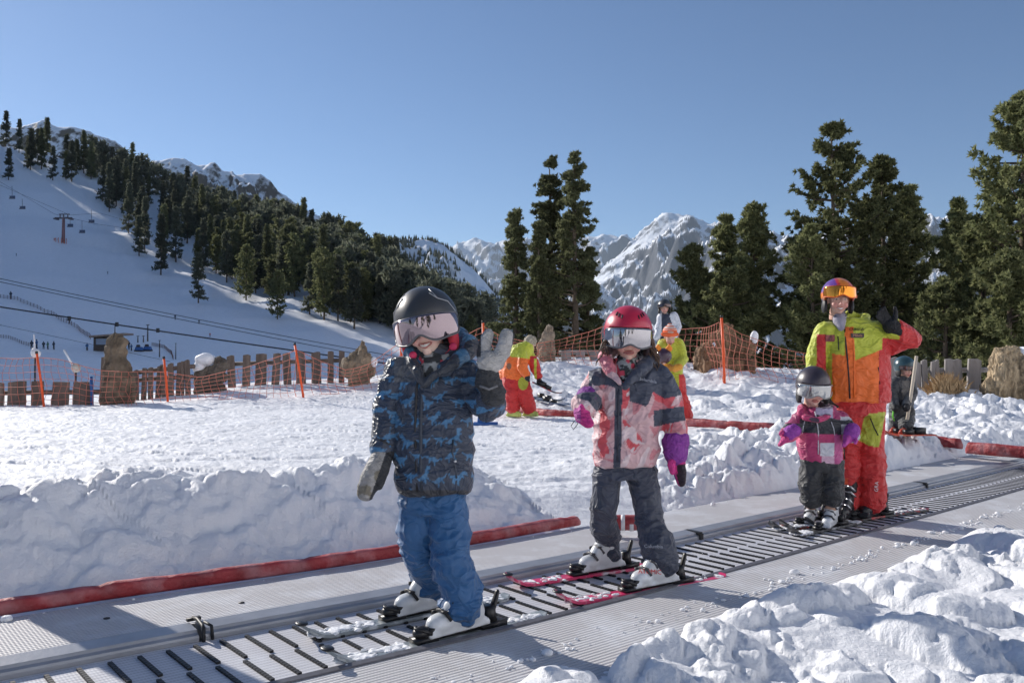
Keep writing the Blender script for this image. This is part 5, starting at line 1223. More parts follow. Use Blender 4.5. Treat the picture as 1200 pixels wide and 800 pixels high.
# ================================================================ the girl
Yg=4.02;hg=V3(-.84,-.54,0)
gA=onz(768,682,.0);gA.z=float(zb(st(gA.x,gA.y)[0]));gB=onz(706,664,.0);gB.z=float(zb(st(gB.x,gB.y)[0]))
skG=skimat('pink_ski_top',(.62,.03,.13),(.62,.55,.58))
ski('pink ski under the girl right image boot, nearer the viewer',gA,hg,1.02,.085,skG,'girl skis',snowy=-15,k=.95,tipc=bindM)
ski('pink ski under the girl left image boot, beside the steel rail',gB,hg,1.02,.085,skG,'girl skis',snowy=-16,k=.95,tipc=bindM)
cG=at(736,396.5,Yg);MG=headM(cG,yaw=-.05,pitch=.05,roll=.03,k=.99)
hm_=head_part(MG,smile=0,skin=(.70,.43,.34))
me=body_under(None,hm_,Yg,secs(Yg,[(530,708,762),(480,705,765),(445,704,768),(428,722,750)]),
 [(P3(Yg,[(703,440),(688,462,-.04),(681,475,-.16)]),R3(Yg,[9,8,7])),(P3(Yg,[(775,440),(787,480),(793,520)]),R3(Yg,[9,8,7])),([at(712,535,Yg),at(708,590,4.1),gB+V3(.03,.02,.12)],R3(Yg,[13,10,7])),([at(750,535,Yg),at(757,590,4.0),gA+V3(.03,.02,.12)],R3(Yg,[13,10,7]))])
girl=obj('person',me,skinM,base=(float(at(738,675,Yg).x),Yg,-.02));tag(girl,'girl in pink and navy ski jacket and crimson helmet standing on pink skis','person')
bt,_=boot(girl,gA+V3(0,0,.030),hg,.98,h=.16,low=True,acc=mat('boot_grey',(.07,.07,.08),.4,.1));word('ATOMIC',bt,(761,670),.030,mat('red_print',(.6,.05,.05),.5,.05),-.05);boot(girl,gB+V3(0,0,.030),hg,.98,h=.16,low=True,acc=mat('boot_grey',(.07,.07,.08),.4,.1))
navy=np.array((.040,.048,.075))
def girlp(co):
    c=np.tile(navy*1.05,(len(co),1));return c*(1+.3*(vn3(co[:,0]*6,co[:,1]*6,co[:,2]*6,7)-.5))[:,None]
gt=garment('trousers',girl,[('loft',secs(Yg,[(560,698,769,.58),(545,701,766,.56),(535,706,762,.5)])),
 ('tube',[at(713,550,Yg),at(709,585,Yg+.0),at(706,612,Yg+.05),gB+V3(.03,.022,.17),gB+V3(.034,.024,.125)],R3(Yg,[17.5,17,16,15.5,15])),
 ('tube',[at(752,550,Yg),at(757,585,Yg-.02),at(762,615,Yg-.05),gA+V3(.022,.022,.18),gA+V3(.030,.022,.13)],R3(Yg,[18,18,18,18.5,19]))],.0065,clothM,wr(.012,(6,6,19),43,grow=(.05,.6,1.4,.6),low=.005),girlp,1)
Gp=[('loft',secs(Yg,[(544,697,768,.66),(528,694,772,.68),(500,695,774,.66),(470,698,776,.64),(450,697,779,.6),(437,701,776,.56),(428,713,762,.6),(420,722,752,.8)])),
 ('tube',P3(Yg,[(704,444),(695,458,-.03),(688,470,-.09),(684,478,-.16)]),R3(Yg,[16,15,14.5,12.5])),
 ('tube',P3(Yg,[(772,443),(783,468,-.0),(789,495,-.01),(793,518,-.03)]),R3(Yg,[16,16,15,13.5]))]
YOKEL=[(690,470),(690,434),(703,426),(714,424),(716,436),(728,452),(728,457),(712,451),(697,452),(694,450)]
BAND=[(675,452),(686,456),(694,455),(705,466),(706,478),(699,482),(690,470),(676,466)]
YOKER=[(731,452),(745,425),(760,420),(780,424),(799,452),(798,463),(779,467),(765,459),(760,473),(757,476),(738,470),(737,452)]
def girlj(co):
    px,py=project(co);x,y,z=co[:,0],co[:,1],co[:,2]
    pale=np.array((.62,.40,.42));red=np.array((.62,.085,.105));mid=np.array((.55,.21,.24))
    w_=vn3(x*5,y*5,z*5,3);a=vn3(x*19+z*9+w_*2,y*13,z*8-x*9,11);b_=vn3(x*26-z*15+w_,y*18,z*12+x*12,17)
    c=np.tile(pale,(len(co),1));c[b_>.66]=mid;c[(a>.66)|((a>.56)&(b_>.60))]=red;c[(a>.52)&(a<.56)]=mid;c[(b_<.32)]=(.70,.56,.58)
    fr=y<Yg+.3
    nv=pip(px,py,YOKEL)|pip(px,py,YOKER)|pip(px,py,BAND)|((px>766)&(py>478+(785-px)*.15)&(py<496+(785-px)*.2))
    nv|=(np.abs(px-(725-(py-455)*.02))<4.2)&(py>448)
    nv|=(y>Yg+.03)&(py<455)
    c[nv]=navy*1.15
    return c*(1+.12*(vn3(x*30,y*30,z*30,8)-.5))[:,None]
gj=garment('jacket',girl,Gp,.0048,clothM,wr(.014,(7,7,10),51,low=.007),girlj,2)
hoodG=[('tube',P3(Yg,[(713,428,-.05),(709,418,.02),(716,410,.10),(736,408,.13),(757,410,.09),(766,421,.02),(758,430,-.05)]),R3(Yg,[5,7,8.5,9,9,8,5])),
 ('tube',P3(Yg,[(762,422,-.02),(750,434,-.09),(739,444,-.12),(732,453,-.13)]),R3(Yg,[7,6.5,5,3.2])),('tube',P3(Yg,[(708,424,-.03),(717,437,-.09),(726,448,-.12)]),R3(Yg,[6.5,5.5,3.5]))]
def hoodc(co):
    px,py=project(co);c=np.where((px<728)[:,None],np.array((.60,.17,.22)),navy*1.1);n=vn3(co[:,0]*16,co[:,1]*16,co[:,2]*16,4);c[(px<728)&(n>.55)]=(.62,.42,.45);return c
garment('hood',girl,hoodG,.0052,clothM,wr(.011,(11,11,13),22,low=.005),hoodc,2)
garment('neck_warmer',girl,[('tube',P3(Yg,[(736,422,.03),(733,431,-.03),(730,442,-.08)]),R3(Yg,[13,13,7]))],.0055,bpy.data.materials['knit'],wr(.004,(10,10,40),5),gait)
zipper('zipper',gj,ontrace(gj,[(725,456),(725,470),(724.5,490),(724,515),(723.5,541)],.001),.0045,mat('zip_navy',(.03,.035,.055),.5,.1,200,bump=.4,bscale=400,bdist=.003))
g=MB();q=surf(gj,732.5,446,.02)
if q: g.ell(q,(.006,.004,.006));obj('button',g,metM,gj)
txtG=mat('grey_print',(.42,.44,.50),.5,.05,50)
word('Columbia',gj,(758,446),.024,txtG,-.22);word('Columbia',gt,(766,640),.022,txtG,-.02)
for q in ((750.3,443.3),(749.8,445.2)):
    p_=surf(gj,*q,.002)
    if p_: g=MB();g.ell(p_,(.005,.003,.004));obj('emblem',g,txtG,gj)
crim=mat('crimson_helmet',(.50,.018,.055),.36,.10,12,coat=.25)
helmet(girl,MG,crim,r=(.118,.136,.128),vr=(.121,.143,.145),vz=(-.040,.052),vaz=76,low=9,vmat=mirror_mat('silver_mirror',(.46,.44,.45),.06,(.34,.32,.34)),vents=3,notch=.014,pads=mat('dark_lining',(.05,.03,.035),.8,.2,40),rim=bpy.data.materials['visor_edge'])
# wavy hair showing under the helmet
hairM=mat('brown_hair',(.085,.045,.028),.5,.35,60,stretch=(1,1,.2))
rr=random.Random(9)
for side,(x0,y0),(x1,y1),n in ((-1,(711,398),(706,428),14),(1,(762,396),(771,436),26)):
    g=MB()
    for i in range(n):
        a=rr.uniform(-5,5);ph=rr.uniform(0,6);ln=rr.uniform(.55,1.05);yo=rr.uniform(-.06,.04)
        pts=[at(x0+(x1-x0)*u*ln+a*u**.5*1.2+2.4*math.sin(u*9+ph),y0+(y1-y0)*u*ln,Yg+yo-.01*math.cos(u*9+ph)) for u in np.linspace(0,1,14)]
        g.tube(pts,[.0045*(1-.6*u) for u in np.linspace(0,1,14)],5)
    obj('hair',g,hairM,girl)
pinkg=(.62,.04,.24);purp=(.24,.04,.30)
glove('mitten',girl,at(682,474,Yg-.15),V3(-.08,-.75,-.62),V3(.5,-.3,-.2),1.0,-1,curl=.5,mitten=True,palm=pinkg,back=(.40,.04,.28),m_=gloveM,vox=.0045)
garment('mitten_cuff',girl,[('tube',P3(Yg,[(689,466,-.08),(685,473,-.13)]),R3(Yg,[14,12.5]))],.0055,gloveM,wr(.005,(12,12,30),6),lambda co:np.tile(np.array(purp),(len(co),1)))
glove('mitten',girl,at(793,530,Yg-.04),V3(.10,-.05,-1),V3(.55,-1,0),1.08,1,curl=.12,mitten=True,palm=pinkg,back=purp,m_=gloveM,vox=.0045,front_c=(.03,.02,.03))
garment('mitten_cuff',girl,[('tube',P3(Yg,[(792,517,-.03),(792,531,-.035)]),R3(Yg,[15.5,15]))],.0055,gloveM,wr(.006,(12,12,30),8),lambda co:np.tile(np.array(purp),(len(co),1)))
zipper('mitten_leash',girl,[at(680,489,Yg-.2),at(676,498,Yg-.2),at(672,503,Yg-.2),at(669,499,Yg-.2),at(673,493,Yg-.2)],.002,blk)
# ================================================================ small child
Yc=5.3;hc=V3(-.80,-.60,0)
cA=onz(973,619,-.05);cA.z=float(zb(st(cA.x,cA.y)[0]));cB=onz(950,613,-.05);cB.z=float(zb(st(cB.x,cB.y)[0]))
skC=skimat('dark_ski_top',(.03,.03,.035),(.35,.36,.38))
ski('short dark ski under the small child right image boot, nearer the viewer',cA,hc,.78,.08,skC,'small child skis',snowy=25,k=.75,brake=False)
ski('short dark ski under the small child left image boot, beside the rail',cB,hc,.78,.08,skC,'small child skis',snowy=26,k=.75,brake=False)
cC=at(953,456,Yc);MC=headM(cC,yaw=-.10,pitch=.16,roll=.05,k=.91)
hm_=head_part(MC,smile=0,skin=(.72,.45,.36),vox=.0052)
me=body_under(None,hm_,Yc,secs(Yc,[(540,945,982),(505,944,984),(488,945,982),(480,955,972)]),
 [(P3(Yc,[(943,490),(930,502,-.03),(922,512,-.08)]),R3(Yc,[7,6,5])),(P3(Yc,[(984,490),(994,503,-.02),(991,513,-.08)]),R3(Yc,[7,6,5])),([at(955,545,Yc),at(952,575,Yc),cB+V3(0,0,.1)],R3(Yc,[10,8,6])),([at(975,545,Yc),at(975,575,Yc),cA+V3(0,0,.1)],R3(Yc,[10,8,6]))])
kid=obj('person',me,skinM,base=(float(at(960,616,Yc).x),Yc,-.05));tag(kid,'small child in pink and black ski suit and plum helmet in front of the instructor','person')
boot(kid,cA+V3(0,0,.028),V3(-.55,-.83,0),.80,h=.24,acc=mat('boot_grey',(.07,.07,.08),.4,.1));boot(kid,cB+V3(0,0,.028),V3(-.45,-.88,0),.80,h=.24,acc=mat('boot_grey',(.07,.07,.08),.4,.1))
garment('trousers',kid,[('loft',secs(Yc,[(552,939,988,.6),(538,938,988,.62)])),('tube',P3(Yc,[(951,550),(950,568,.0),(951,583,.02)]),R3(Yc,[13.5,13.5,12.5])),('tube',P3(Yc,[(975,550,-.01),(975,568,-.02),(975,580,-.02)]),R3(Yc,[13.5,13.5,13]))],.0075,clothM,wr(.016,(6,6,18),61,low=.006),lambda co:np.tile(np.array((.022,.024,.028)),(len(co),1)),2)
def kidj(co):
    px,py=project(co);x,y,z=co[:,0],co[:,1],co[:,2];c=np.tile(np.array((.44,.035,.14)),(len(co),1))
    W=np.array((.60,.60,.66));PP=np.array((.62,.40,.52));K=np.array((.022,.024,.032));MG_=np.array((.30,.02,.11))
    c[(px<940)&(py<505)]=MG_;c[(px>956)&(py<500)&(px<976)]=(.42,.38,.52);c[(px>978)&(py<492)]=MG_;c[(px>985)&(py>488)]=W*.8
    c[(py>486+(958-px)*.25)&(py<507)&(px>937)&(px<986)&(px<957)]=K;c[(py>486-(958-px)*.22)&(py<509)&(px>=957)&(px<986)]=K
    c[(px<937)&(py>496)&(py<501)]=K;c[(px>986)&(py>492)&(py<497)]=K
    c[(px>961)&(px<978-(py-520)*.05)&(py>519)&(py<534)]=W;c[(px>963)&(px<981)&(py>=534)]=PP
    c[(px>978)&(py>509)&(px<990)]=(.48,.08,.25);c[(px<945)&(py>508)&(py<519)]=(.62,.10,.22)
    return c
kj=garment('jacket',kid,[('loft',secs(Yc,[(541,939,986,.64),(525,936,987,.66),(505,936,988,.64),(492,938,988,.6),(484,942,984,.6),(478,950,976,.8)])),('tube',P3(Yc,[(941,491),(932,500,-.03),(925,508,-.07)]),R3(Yc,[10,9.5,9])),('tube',P3(Yc,[(984,491),(995,502,-.02),(998,509,-.06)]),R3(Yc,[10,10,10]))],.006,clothM,wr(.010,(8,8,12),65,low=.006),kidj,2)
zipper('zipper',kj,ontrace(kj,[(955,482),(957,492),(959,505),(959,520),(959,532)],.001),.004,mat('pale_zip',(.5,.5,.55),.4,.1,50))
zipper('pocket_zip',kj,ontrace(kj,[(943,492),(941,500),(940,508)],.001),.003,mat('pale_zip',(.5,.5,.55),.4,.1,50));zipper('pocket_zip',kj,ontrace(kj,[(974,494),(977,502),(978,510)],.001),.003,mat('pale_zip',(.5,.5,.55),.4,.1,50))
garment('collar',kid,[('tube',P3(Yc,[(938,486,-.04),(940,479,.03),(958,474,.10),(976,480,.03),(974,487,-.05),(958,492,-.10),(944,489,-.08)]),R3(Yc,[4.5,5.5,6,5.5,4.5,3.5,4]))],.006,clothM,wr(.005,(9,9,9),5),lambda co:np.where((vn3(co[:,0]*8,co[:,1]*8,co[:,2]*8,5)>.5)[:,None],np.array((.50,.04,.15)),np.array((.06,.03,.06))),2)
helmet(kid,MC,mat('plum_helmet',(.045,.035,.048),.4,.15,10,coat=.2),r=(.118,.136,.13),vr=(.125,.146,.145),vz=(-.036,.050),vaz=76,low=8,vmat=mirror_mat('smoke_mirror',(.55,.54,.52),.12,(.40,.40,.40)),notch=.018,rim=mat('grey_frame',(.3,.3,.3),.5,.1))
glove('mitten',kid,at(926,508,Yc-.08),V3(-.75,-.35,-.62),V3(-.1,-1,.1),.82,1,curl=.15,mitten=True,palm=(.55,.05,.22),back=(.03,.02,.03),m_=gloveM,vox=.005)
glove('mitten',kid,at(997,508,Yc-.10),V3(-.62,-.55,-.62),V3(-.2,-1,.4),.85,-1,curl=.15,mitten=True,palm=(.50,.07,.36),back=(.50,.07,.36),m_=gloveM,vox=.005)
for a,b in (((930,504,-.07),(925,508,-.09)),((999,504,-.08),(997,509,-.11))):
    garment('mitten_cuff',kid,[('tube',P3(Yc,[a,b]),R3(Yc,[9,8.5]))],.006,gloveM,None,lambda co:np.tile(np.array((.30,.05,.36)),(len(co),1)))
# ================================================================ waving instructor
Yi=5.62
iA=onz(1019,606,-.05);iA.z=float(zb(st(iA.x,iA.y)[0]));iB=onz(992,609,-.05);iB.z=float(zb(st(iB.x,iB.y)[0]))
hi=V3(-.60,-.80,0)
skI=skimat('red_tail_ski',(.03,.03,.035),(.50,.05,.05))
ski('black and red ski under the waving instructor right image boot',iA,V3(-.86,-.52,0),1.3,.09,skI,'instructor skis',snowy=35,front=.5)
ski('black and red ski under the waving instructor left image boot, behind the child',iB,V3(-.86,-.52,0),1.3,.09,skI,'instructor skis',snowy=36,front=.5)
cI=at(982,351,Yi);MI=headM(cI,yaw=-.12,pitch=.06,roll=.04,k=.92)
hm_=head_part(MI,smile=1,eyes=True,skin=(.62,.36,.28),vox=.0048)
me=body_under(None,hm_,Yi,secs(Yi,[(470,985,1028),(430,984,1028),(395,980,1030),(380,995,1015)]),
 [(P3(Yi,[(968,392),(956,430,.02),(962,462,-.1)]),R3(Yi,[9,8,6])),(P3(Yi,[(1036,392),(1066,404,.0),(1044,378,-.06)]),R3(Yi,[9,8,6])),([at(997,480,Yi),at(995,540,Yi),iB+V3(0,0,.1)],R3(Yi,[12,9,7])),([at(1020,480,Yi),at(1022,540,Yi),iA+V3(0,0,.1)],R3(Yi,[12,9,7]))])
ins=obj('person',me,skinM,base=(float(at(1005,608,Yi).x),Yi,-.06));tag(ins,'ski instructor in neon yellow, orange and red waving one black glove behind the small child','person')
boot(ins,iA+V3(0,0,.03),hi,1.08,bootD,acc=metM);boot(ins,iB+V3(0,0,.03),hi,1.08,bootD,acc=metM)
RED=np.array((.55,.022,.022));YEL=np.array((.49,.53,.045));ORG=np.array((.85,.16,.018))
def insp(co):
    px,py=project(co);c=np.tile(RED,(len(co),1));patch=pip(px,py,[(1012,490),(1018,485),(1038,482),(1034,505),(1030,524),(1018,522),(1007,516)]);c[patch]=YEL*.8
    c[(px<993)&(py>560)&(py<585)&(px>984)]=(.75,.10,.03);return c*(1+.2*(vn3(co[:,0]*6,co[:,1]*6,co[:,2]*6,7)-.5))[:,None]
it_=garment('trousers',ins,[('loft',secs(Yi,[(485,980,1038,.6),(465,979,1037,.62),(455,982,1035,.6)])),('tube',P3(Yi,[(995,480),(993,520),(992,555),(993,585)]),R3(Yi,[16,13.5,12.5,13])),('tube',P3(Yi,[(1021,480),(1021,520),(1020,552),(1020,584)]),R3(Yi,[17,15.5,15.5,16.5]))],.0075,clothM,wr(.020,(5,5,11),71,low=.008),insp,1)
for pl in ([(1020,490),(1024,500),(1029,510)],[(989,525),(990,538)]): zipper('pocket_zip',it_,ontrace(it_,pl,.001),.004,blk)
word('GRA',it_,(1027,570),.034,mat('white_print',(.7,.7,.7),.5,.05),1.45)
def insj(co):
    px,py=project(co);c=np.tile(ORG,(len(co),1))
    c[(px>1030+(470-py)*.0)&(py>395)]=RED;c[(px<975)]=YEL
    yel=(py<423-np.abs(px-1001)*.0)&(((px<993)&(py<412+(993-px)*-.15+5))|((px>=993)&(py<424-(px-998)*.42)&(px<1040)));c[yel]=YEL
    c[(px>990)&(px<1000)&(py>383)]=ORG
    c[(px<968)&(py>392)&(px>957)]=RED;c[(px<=957)]=YEL
    arm=(px>1034)&(py<415)
    c[arm]=RED;c[arm&(py<396+(px-1034)*.1)&(px<1054)]=YEL
    c[(px>1036)&(py>460)]=RED
    return c*(1+.12*(vn3(co[:,0]*8,co[:,1]*8,co[:,2]*8,3)-.5))[:,None]
ij=garment('jacket',ins,[('loft',secs(Yi,[(470,970,1041,.58),(450,970,1040,.6),(425,969,1040,.6),(405,968,1041,.58),(392,967,1040,.54),(382,975,1030,.5),(374,986,1014,.7)])),('tube',P3(Yi,[(968,390),(959,412,.01),(955,436,.0),(962,462,-.06)]),R3(Yi,[13,12,11,10])),('tube',P3(Yi,[(1030,389),(1050,401,-.02),(1061,399,-.04),(1050,387,-.08)]),R3(Yi,[13,16,17,13]))],.0065,clothM,wr(.014,(6,6,8),75,low=.007),insj,2)
zipper('zipper',ij,ontrace(ij,[(990,386),(991,400),(993,420),(995,445),(996,467)],.001),.005,blk)
zipper('placket',ij,ontrace(ij,[(999,384),(1000,400),(1001,420),(1001,445),(1001,466)],-.001),.007,mat('orange_placket',(.85,.16,.02),.5,.1))
for pl in ([(982,394),(983,410)],[(1029,430),(1031,450)]): zipper('pocket_zip',ij,ontrace(ij,pl,.001),.0035,blk)
garment('collar',ins,[('tube',P3(Yi,[(988,388,-.06),(984,376,.02),(998,368,.08),(1014,372,.03),(1007,382,-.05),(998,392,-.10)]),R3(Yi,[4,6,7,6.5,5,3]))],.006,clothM,None,lambda co:np.where(((project(co)[0]>996)&(project(co)[0]<1006)&(project(co)[1]>374))[:,None],ORG,YEL),2)
garment('neck_warmer',ins,[('tube',P3(Yi,[(984,371,.02),(984,377,-.04),(986,385,-.07)]),R3(Yi,[8,7.5,4]))],.006,mat('knit',attr=True),None,lambda co:np.tile(np.array((.34,.32,.38)),(len(co),1)))
def patch(o,px,py,w_,h_,m_,name='badge'):
    p=surf(o,px,py,.004);
    if p is None: return
    l=surf(o,px-4,py,0);r_=surf(o,px+4,py,0);X=(r_-l).normalized() if l and r_ else V3(1,0,0);N=X.cross(V3(0,0,1)).normalized();Z=N.cross(X)*-1
    g=MB();g.box((0,0,0),(w_,.004,h_));M=Matrix((X,N,X.cross(N))).transposed().to_4x4();M.translation=p;obj(name,g.xf(M),m_,o,smooth=False)
patch(ij,1004.5,393,.095,.03,mat('badge_dark',(.05,.035,.03),.6,.3,80));patch(ij,972.5,396,.06,.045,mat('badge_mixed',(.22,.05,.05),.6,.6,60))
word('CUNGE',ij,(1003.5,386.5),.030,blk);word('Mibela',ij,(1004.5,393),.026,mat('badge_gold',(.45,.22,.12),.5,.1))
def ihelm(L):
    c=np.tile(np.array((.78,.22,.02)),(len(L),1));c[(L[:,0]<-.035)&(L[:,2]>.05)]=(.14,.05,.28);c[(np.abs(L[:,0]+.028)<.010)]=(.6,.05,.05);c[(L[:,0]>.05)]=(.62,.10,.03);c[L[:,2]<.0]=(.05,.05,.07);return c
helmet(ins,MI,mat('painted_helmet',attr=True,rough=.3,var=.1,coat=.5),r=(.118,.136,.125),vr=(.128,.150,.17),vz=(.020,.100),vaz=70,low=20,vmat=mirror_mat('orange_mirror',(.85,.20,.02),.10,(.95,.42,.05)),notch=.014,rim=mat('orange_frame',(.70,.12,.02),.4,.1),shellpaint=ihelm)
glove('glove',ins,at(1046,384,Yi-.10),V3(-.55,-.05,.62),V3(.2,-1,-.1),1.08,1,curl=.28,spread=.12,palm=(.012,.012,.014),back=(.012,.012,.014),m_=gloveM,vox=.0055)
garment('glove_cuff',ins,[('tube',P3(Yi,[(1051,388,-.09),(1044,382,-.10)]),R3(Yi,[11,9.5]))],.0065,gloveM,None,lambda co:np.tile(np.array((.012,.012,.014)),(len(co),1)))
glove('glove',ins,at(964,462,Yi-.10),V3(.25,-.6,-.6),V3(.6,-1,0),1.0,1,curl=.4,palm=(.012,.012,.014),back=(.012,.012,.014),m_=gloveM,vox=.0055)
# ================================================================ people on the piste behind
def ground(px,py,y0=6,y1=24):
    Ys=np.linspace(y0,y1,900);r_=ray(px,py);X=r_.x/r_.y*Ys;Z=CAMZ+r_.z/r_.y*Ys;T_=terrain(X,Ys);k=np.where(T_>=Z)[0]
    j=k[0] if len(k) else len(Ys)-1;return V3(float(X[j]),float(Ys[j]),float(T_[j]))
def solid(c,v=.2,sc=7):
    c=np.array(c);return lambda co:np.tile(c,(len(co),1))*(1+v*(vn3(co[:,0]*sc,co[:,1]*sc,co[:,2]*sc,3)-.5))[:,None]
def small_boot(t,p,k,col,yaw=0):
    g=MB();g.ell((0,-.04,.05),(.05,.13,.05));g.box((0,-.02,.02),(.08,.27,.035));g.tube([(0,.05,.06),(0,.03,.2)],[.055,.06],10)
    g.xf(Matrix.Translation(p)@Matrix.Rotation(yaw,4,'Z')@Matrix.Scale(k,4));return obj('ski_boot',blob(g,.014*k,2),mat('boot_%s'%(str(col)),col,.4,.2,10),t)
def small_head(c,k,yaw=0,pitch=0,skin=(.6,.36,.28)): return head_part(headM(c,yaw,pitch,0,k),smile=0,eyes=True,skin=skin,vox=.008)
# bending instructor
f1=ground(601,489);f2=ground(620,489);Y=f1.y;Yn=Y
hm_=small_head(at(621,404,Y-.05),.95,.7,.5)
me=body_under(None,hm_,Y,[(at(603,440,Y),V3(.12,0,0),V3(0,.09,0)),(at(608,424,Y),V3(.14,0,0),V3(0,.09,0)),(at(615,410,Y),V3(.13,0,0),V3(0,.08,0))],[([at(598,442,Y),at(600,463,Y),f1+V3(0,0,.15)],[.08,.06,.05]),([at(610,442,Y),at(616,464,Y),f2+V3(0,0,.15)],[.08,.06,.05]),([at(620,415,Y),at(629,431,Y-.1),at(632,446,Y-.15)],[.05,.045,.04]),([at(612,415,Y-.1),at(612,432,Y-.25),at(617,442,Y-.3)],[.05,.045,.04])],.016)
bi=obj('person',me,skinM,base=f1);tag(bi,'instructor in yellow, orange and red bending down to lift a ski, turned right','person')
GR=(.45,.50,.12);small_boot(bi,f1,1,GR,.9);small_boot(bi,f2,1,GR,1.0)
def bip(co):
    px,py=project(co);c=np.tile(RED,(len(co),1));c[((px-613)**2/36+(py-449)**2/60<1)]=YEL*.8;return c
garment('trousers',bi,[('tube',[at(599,438,Y),at(600,463,Y-.04),f1+V3(0,0,.14)],[.135,.11,.105]),('tube',[at(609,438,Y),at(616,464,Y-.04),f2+V3(0,0,.14)],[.135,.11,.105]),('ell',at(603,438,Y),(.18,.15,.13))],.012,clothM,wr(.02,(4,4,10),81,low=.008),bip,2)
def bij(co):
    px,py=project(co);c=np.tile(ORG,(len(co),1));c[py<418+(px-600)*.12]=YEL;c[(px>621)&(py>417)]=RED;c[(px>626)&(px<629)&(py>420)]=YEL;c[(px-596.5)**2/8+(py-429)**2/14<1]=(.22,.10,.05);return c
garment('jacket',bi,[('tube',[at(602,436,Y),at(604,426,Y-.05),at(611,413,Y-.08),at(617,408,Y-.08)],[.185,.19,.18,.12]),('tube',[at(617,412,Y-.02),at(625,424,Y-.12),at(631,441,Y-.18)],[.09,.075,.06]),('tube',[at(611,414,Y-.18),at(612,430,Y-.3),at(617,440,Y-.34)],[.09,.075,.06])],.012,clothM,wr(.016,(5,5,8),83,low=.008),bij,2)
g=MB();g.ell(at(621.5,400,Y-.05),(.10,.11,.10));obj('fur_hat',blob(g,.014,1,.5,lambda co:(vn3(co[:,0]*50,co[:,1]*50,co[:,2]*50,3)-.5)*.03),mat('fur',(.36,.32,.25),.9,.4,40,bump=.8),bi)
for p in (at(632,447,Y-.2),at(618,442,Y-.36)): g=MB();g.ell(p,(.045,.04,.055));g.tube([p,p+V3(.02,-.03,-.05)],[.03,.022],8,round_=True);obj('glove',blob(g,.012,2),mat('black_glove',(.015,.015,.017),.7),bi)
def flatski(label,a,b,w_=.085,m_=None,up=V3(0,0,1),group=None):
    d=b-a;L=d.length;M=basis((0,0,0),up,d).copy();X=d.normalized();N=X.cross(up).normalized();Zz=N.cross(X).normalized()
    if Zz.z<0: Zz=-Zz
    Mx=Matrix((X,Zz.cross(X),Zz)).transposed().to_4x4();Mx.translation=a;t=thing('ski',label,'ski',a,0,group)
    g=MB();n=14;vs=[];fs=[]
    for i in range(n+1):
        x=L*i/n;z=.05*max(0,(x-L+.16)/.16)**2;w2=w_/2*(1 if x<L-.08 else max(.2,math.sqrt(max(0,1-((x-L+.08)/.082)**2))))
        for a_,b_ in ((-w2,0),(w2,0),(w2,.014),(-w2,.014)): vs.append((x,a_,z+b_))
    for i in range(n):
        for k in range(4): fs.append((i*4+k,i*4+4+k,i*4+4+(k+1)%4,i*4+(k+1)%4))
    fs+= [(0,1,2,3),(n*4+3,n*4+2,n*4+1,n*4)];g.add(vs,fs);obj('deck',g.xf(Mx),m_ or skC,t,smooth=False)
    g=MB();g.box((L*.52,0,.04),(.10,.06,.05));obj('toe_binding',g.xf(Mx),bindM,t);g=MB();g.box((L*.30,0,.05),(.12,.06,.07));obj('heel_binding',g.xf(Mx),bindM,t);return t
flatski('black ski held low in the right hand of the bending instructor',at(624,448,Y-.22),at(657,464,Y-.35),m_=skI)
q=ground(640,474);flatski('dark ski lying on the piste right of the bending instructor',ground(628,470)+V3(0,0,.02),ground(668,478)+V3(0,0,.02),m_=skimat('blue_ski_top',(.05,.10,.20),(.2,.25,.3)),group='skis lying on the piste')
flatski('second dark ski lying farther back on the piste behind the bending instructor',ground(622,466)+V3(0,0,.02),ground(662,472)+V3(0,0,.02),m_=bpy.data.materials['blue_ski_top'],group='skis lying on the piste')
# second figure mostly hidden behind
f1=ground(590,480);f2=ground(609,479);Y=f1.y
hm_=small_head(at(606,414,Y+.1),.85,.7,.5)
me=body_under(None,hm_,Y,[(at(595,440,Y),V3(.12,0,0),V3(0,.09,0)),(at(598,426,Y),V3(.13,0,0),V3(0,.09,0)),(at(603,418,Y),V3(.10,0,0),V3(0,.08,0))],[([at(592,442,Y),at(591,463,Y),f1+V3(0,0,.15)],[.07,.06,.05]),([at(602,442,Y),at(607,464,Y),f2+V3(0,0,.15)],[.07,.06,.05])],.018)
b2=obj('person',me,skinM,base=f1);tag(b2,'second instructor in red trousers mostly hidden behind the bending one','person')
small_boot(b2,f1,.95,(.03,.03,.035),.9);small_boot(b2,f2,.95,(.03,.03,.035),.9)
garment('trousers',b2,[('tube',[at(594,440,Y),at(591,463,Y-.03),f1+V3(0,0,.13)],[.12,.10,.10]),('tube',[at(602,440,Y),at(607,464,Y-.03),f2+V3(0,0,.13)],[.12,.10,.10])],.013,clothM,wr(.018,(4,4,10),84,low=.008),solid(RED),2)
garment('jacket',b2,[('tube',[at(594,438,Y),at(597,428,Y),at(602,420,Y)],[.15,.16,.12]),('tube',[at(604,420,Y),at(610,430,Y-.1)],[.07,.06])],.013,clothM,wr(.014,(5,5,8),85),solid(ORG),2)
g=MB();g.ell(at(606,411,Y+.1),(.10,.11,.10));obj('hat',blob(g,.014,1),mat('black_glove',(.015,.015,.017),.7),b2)
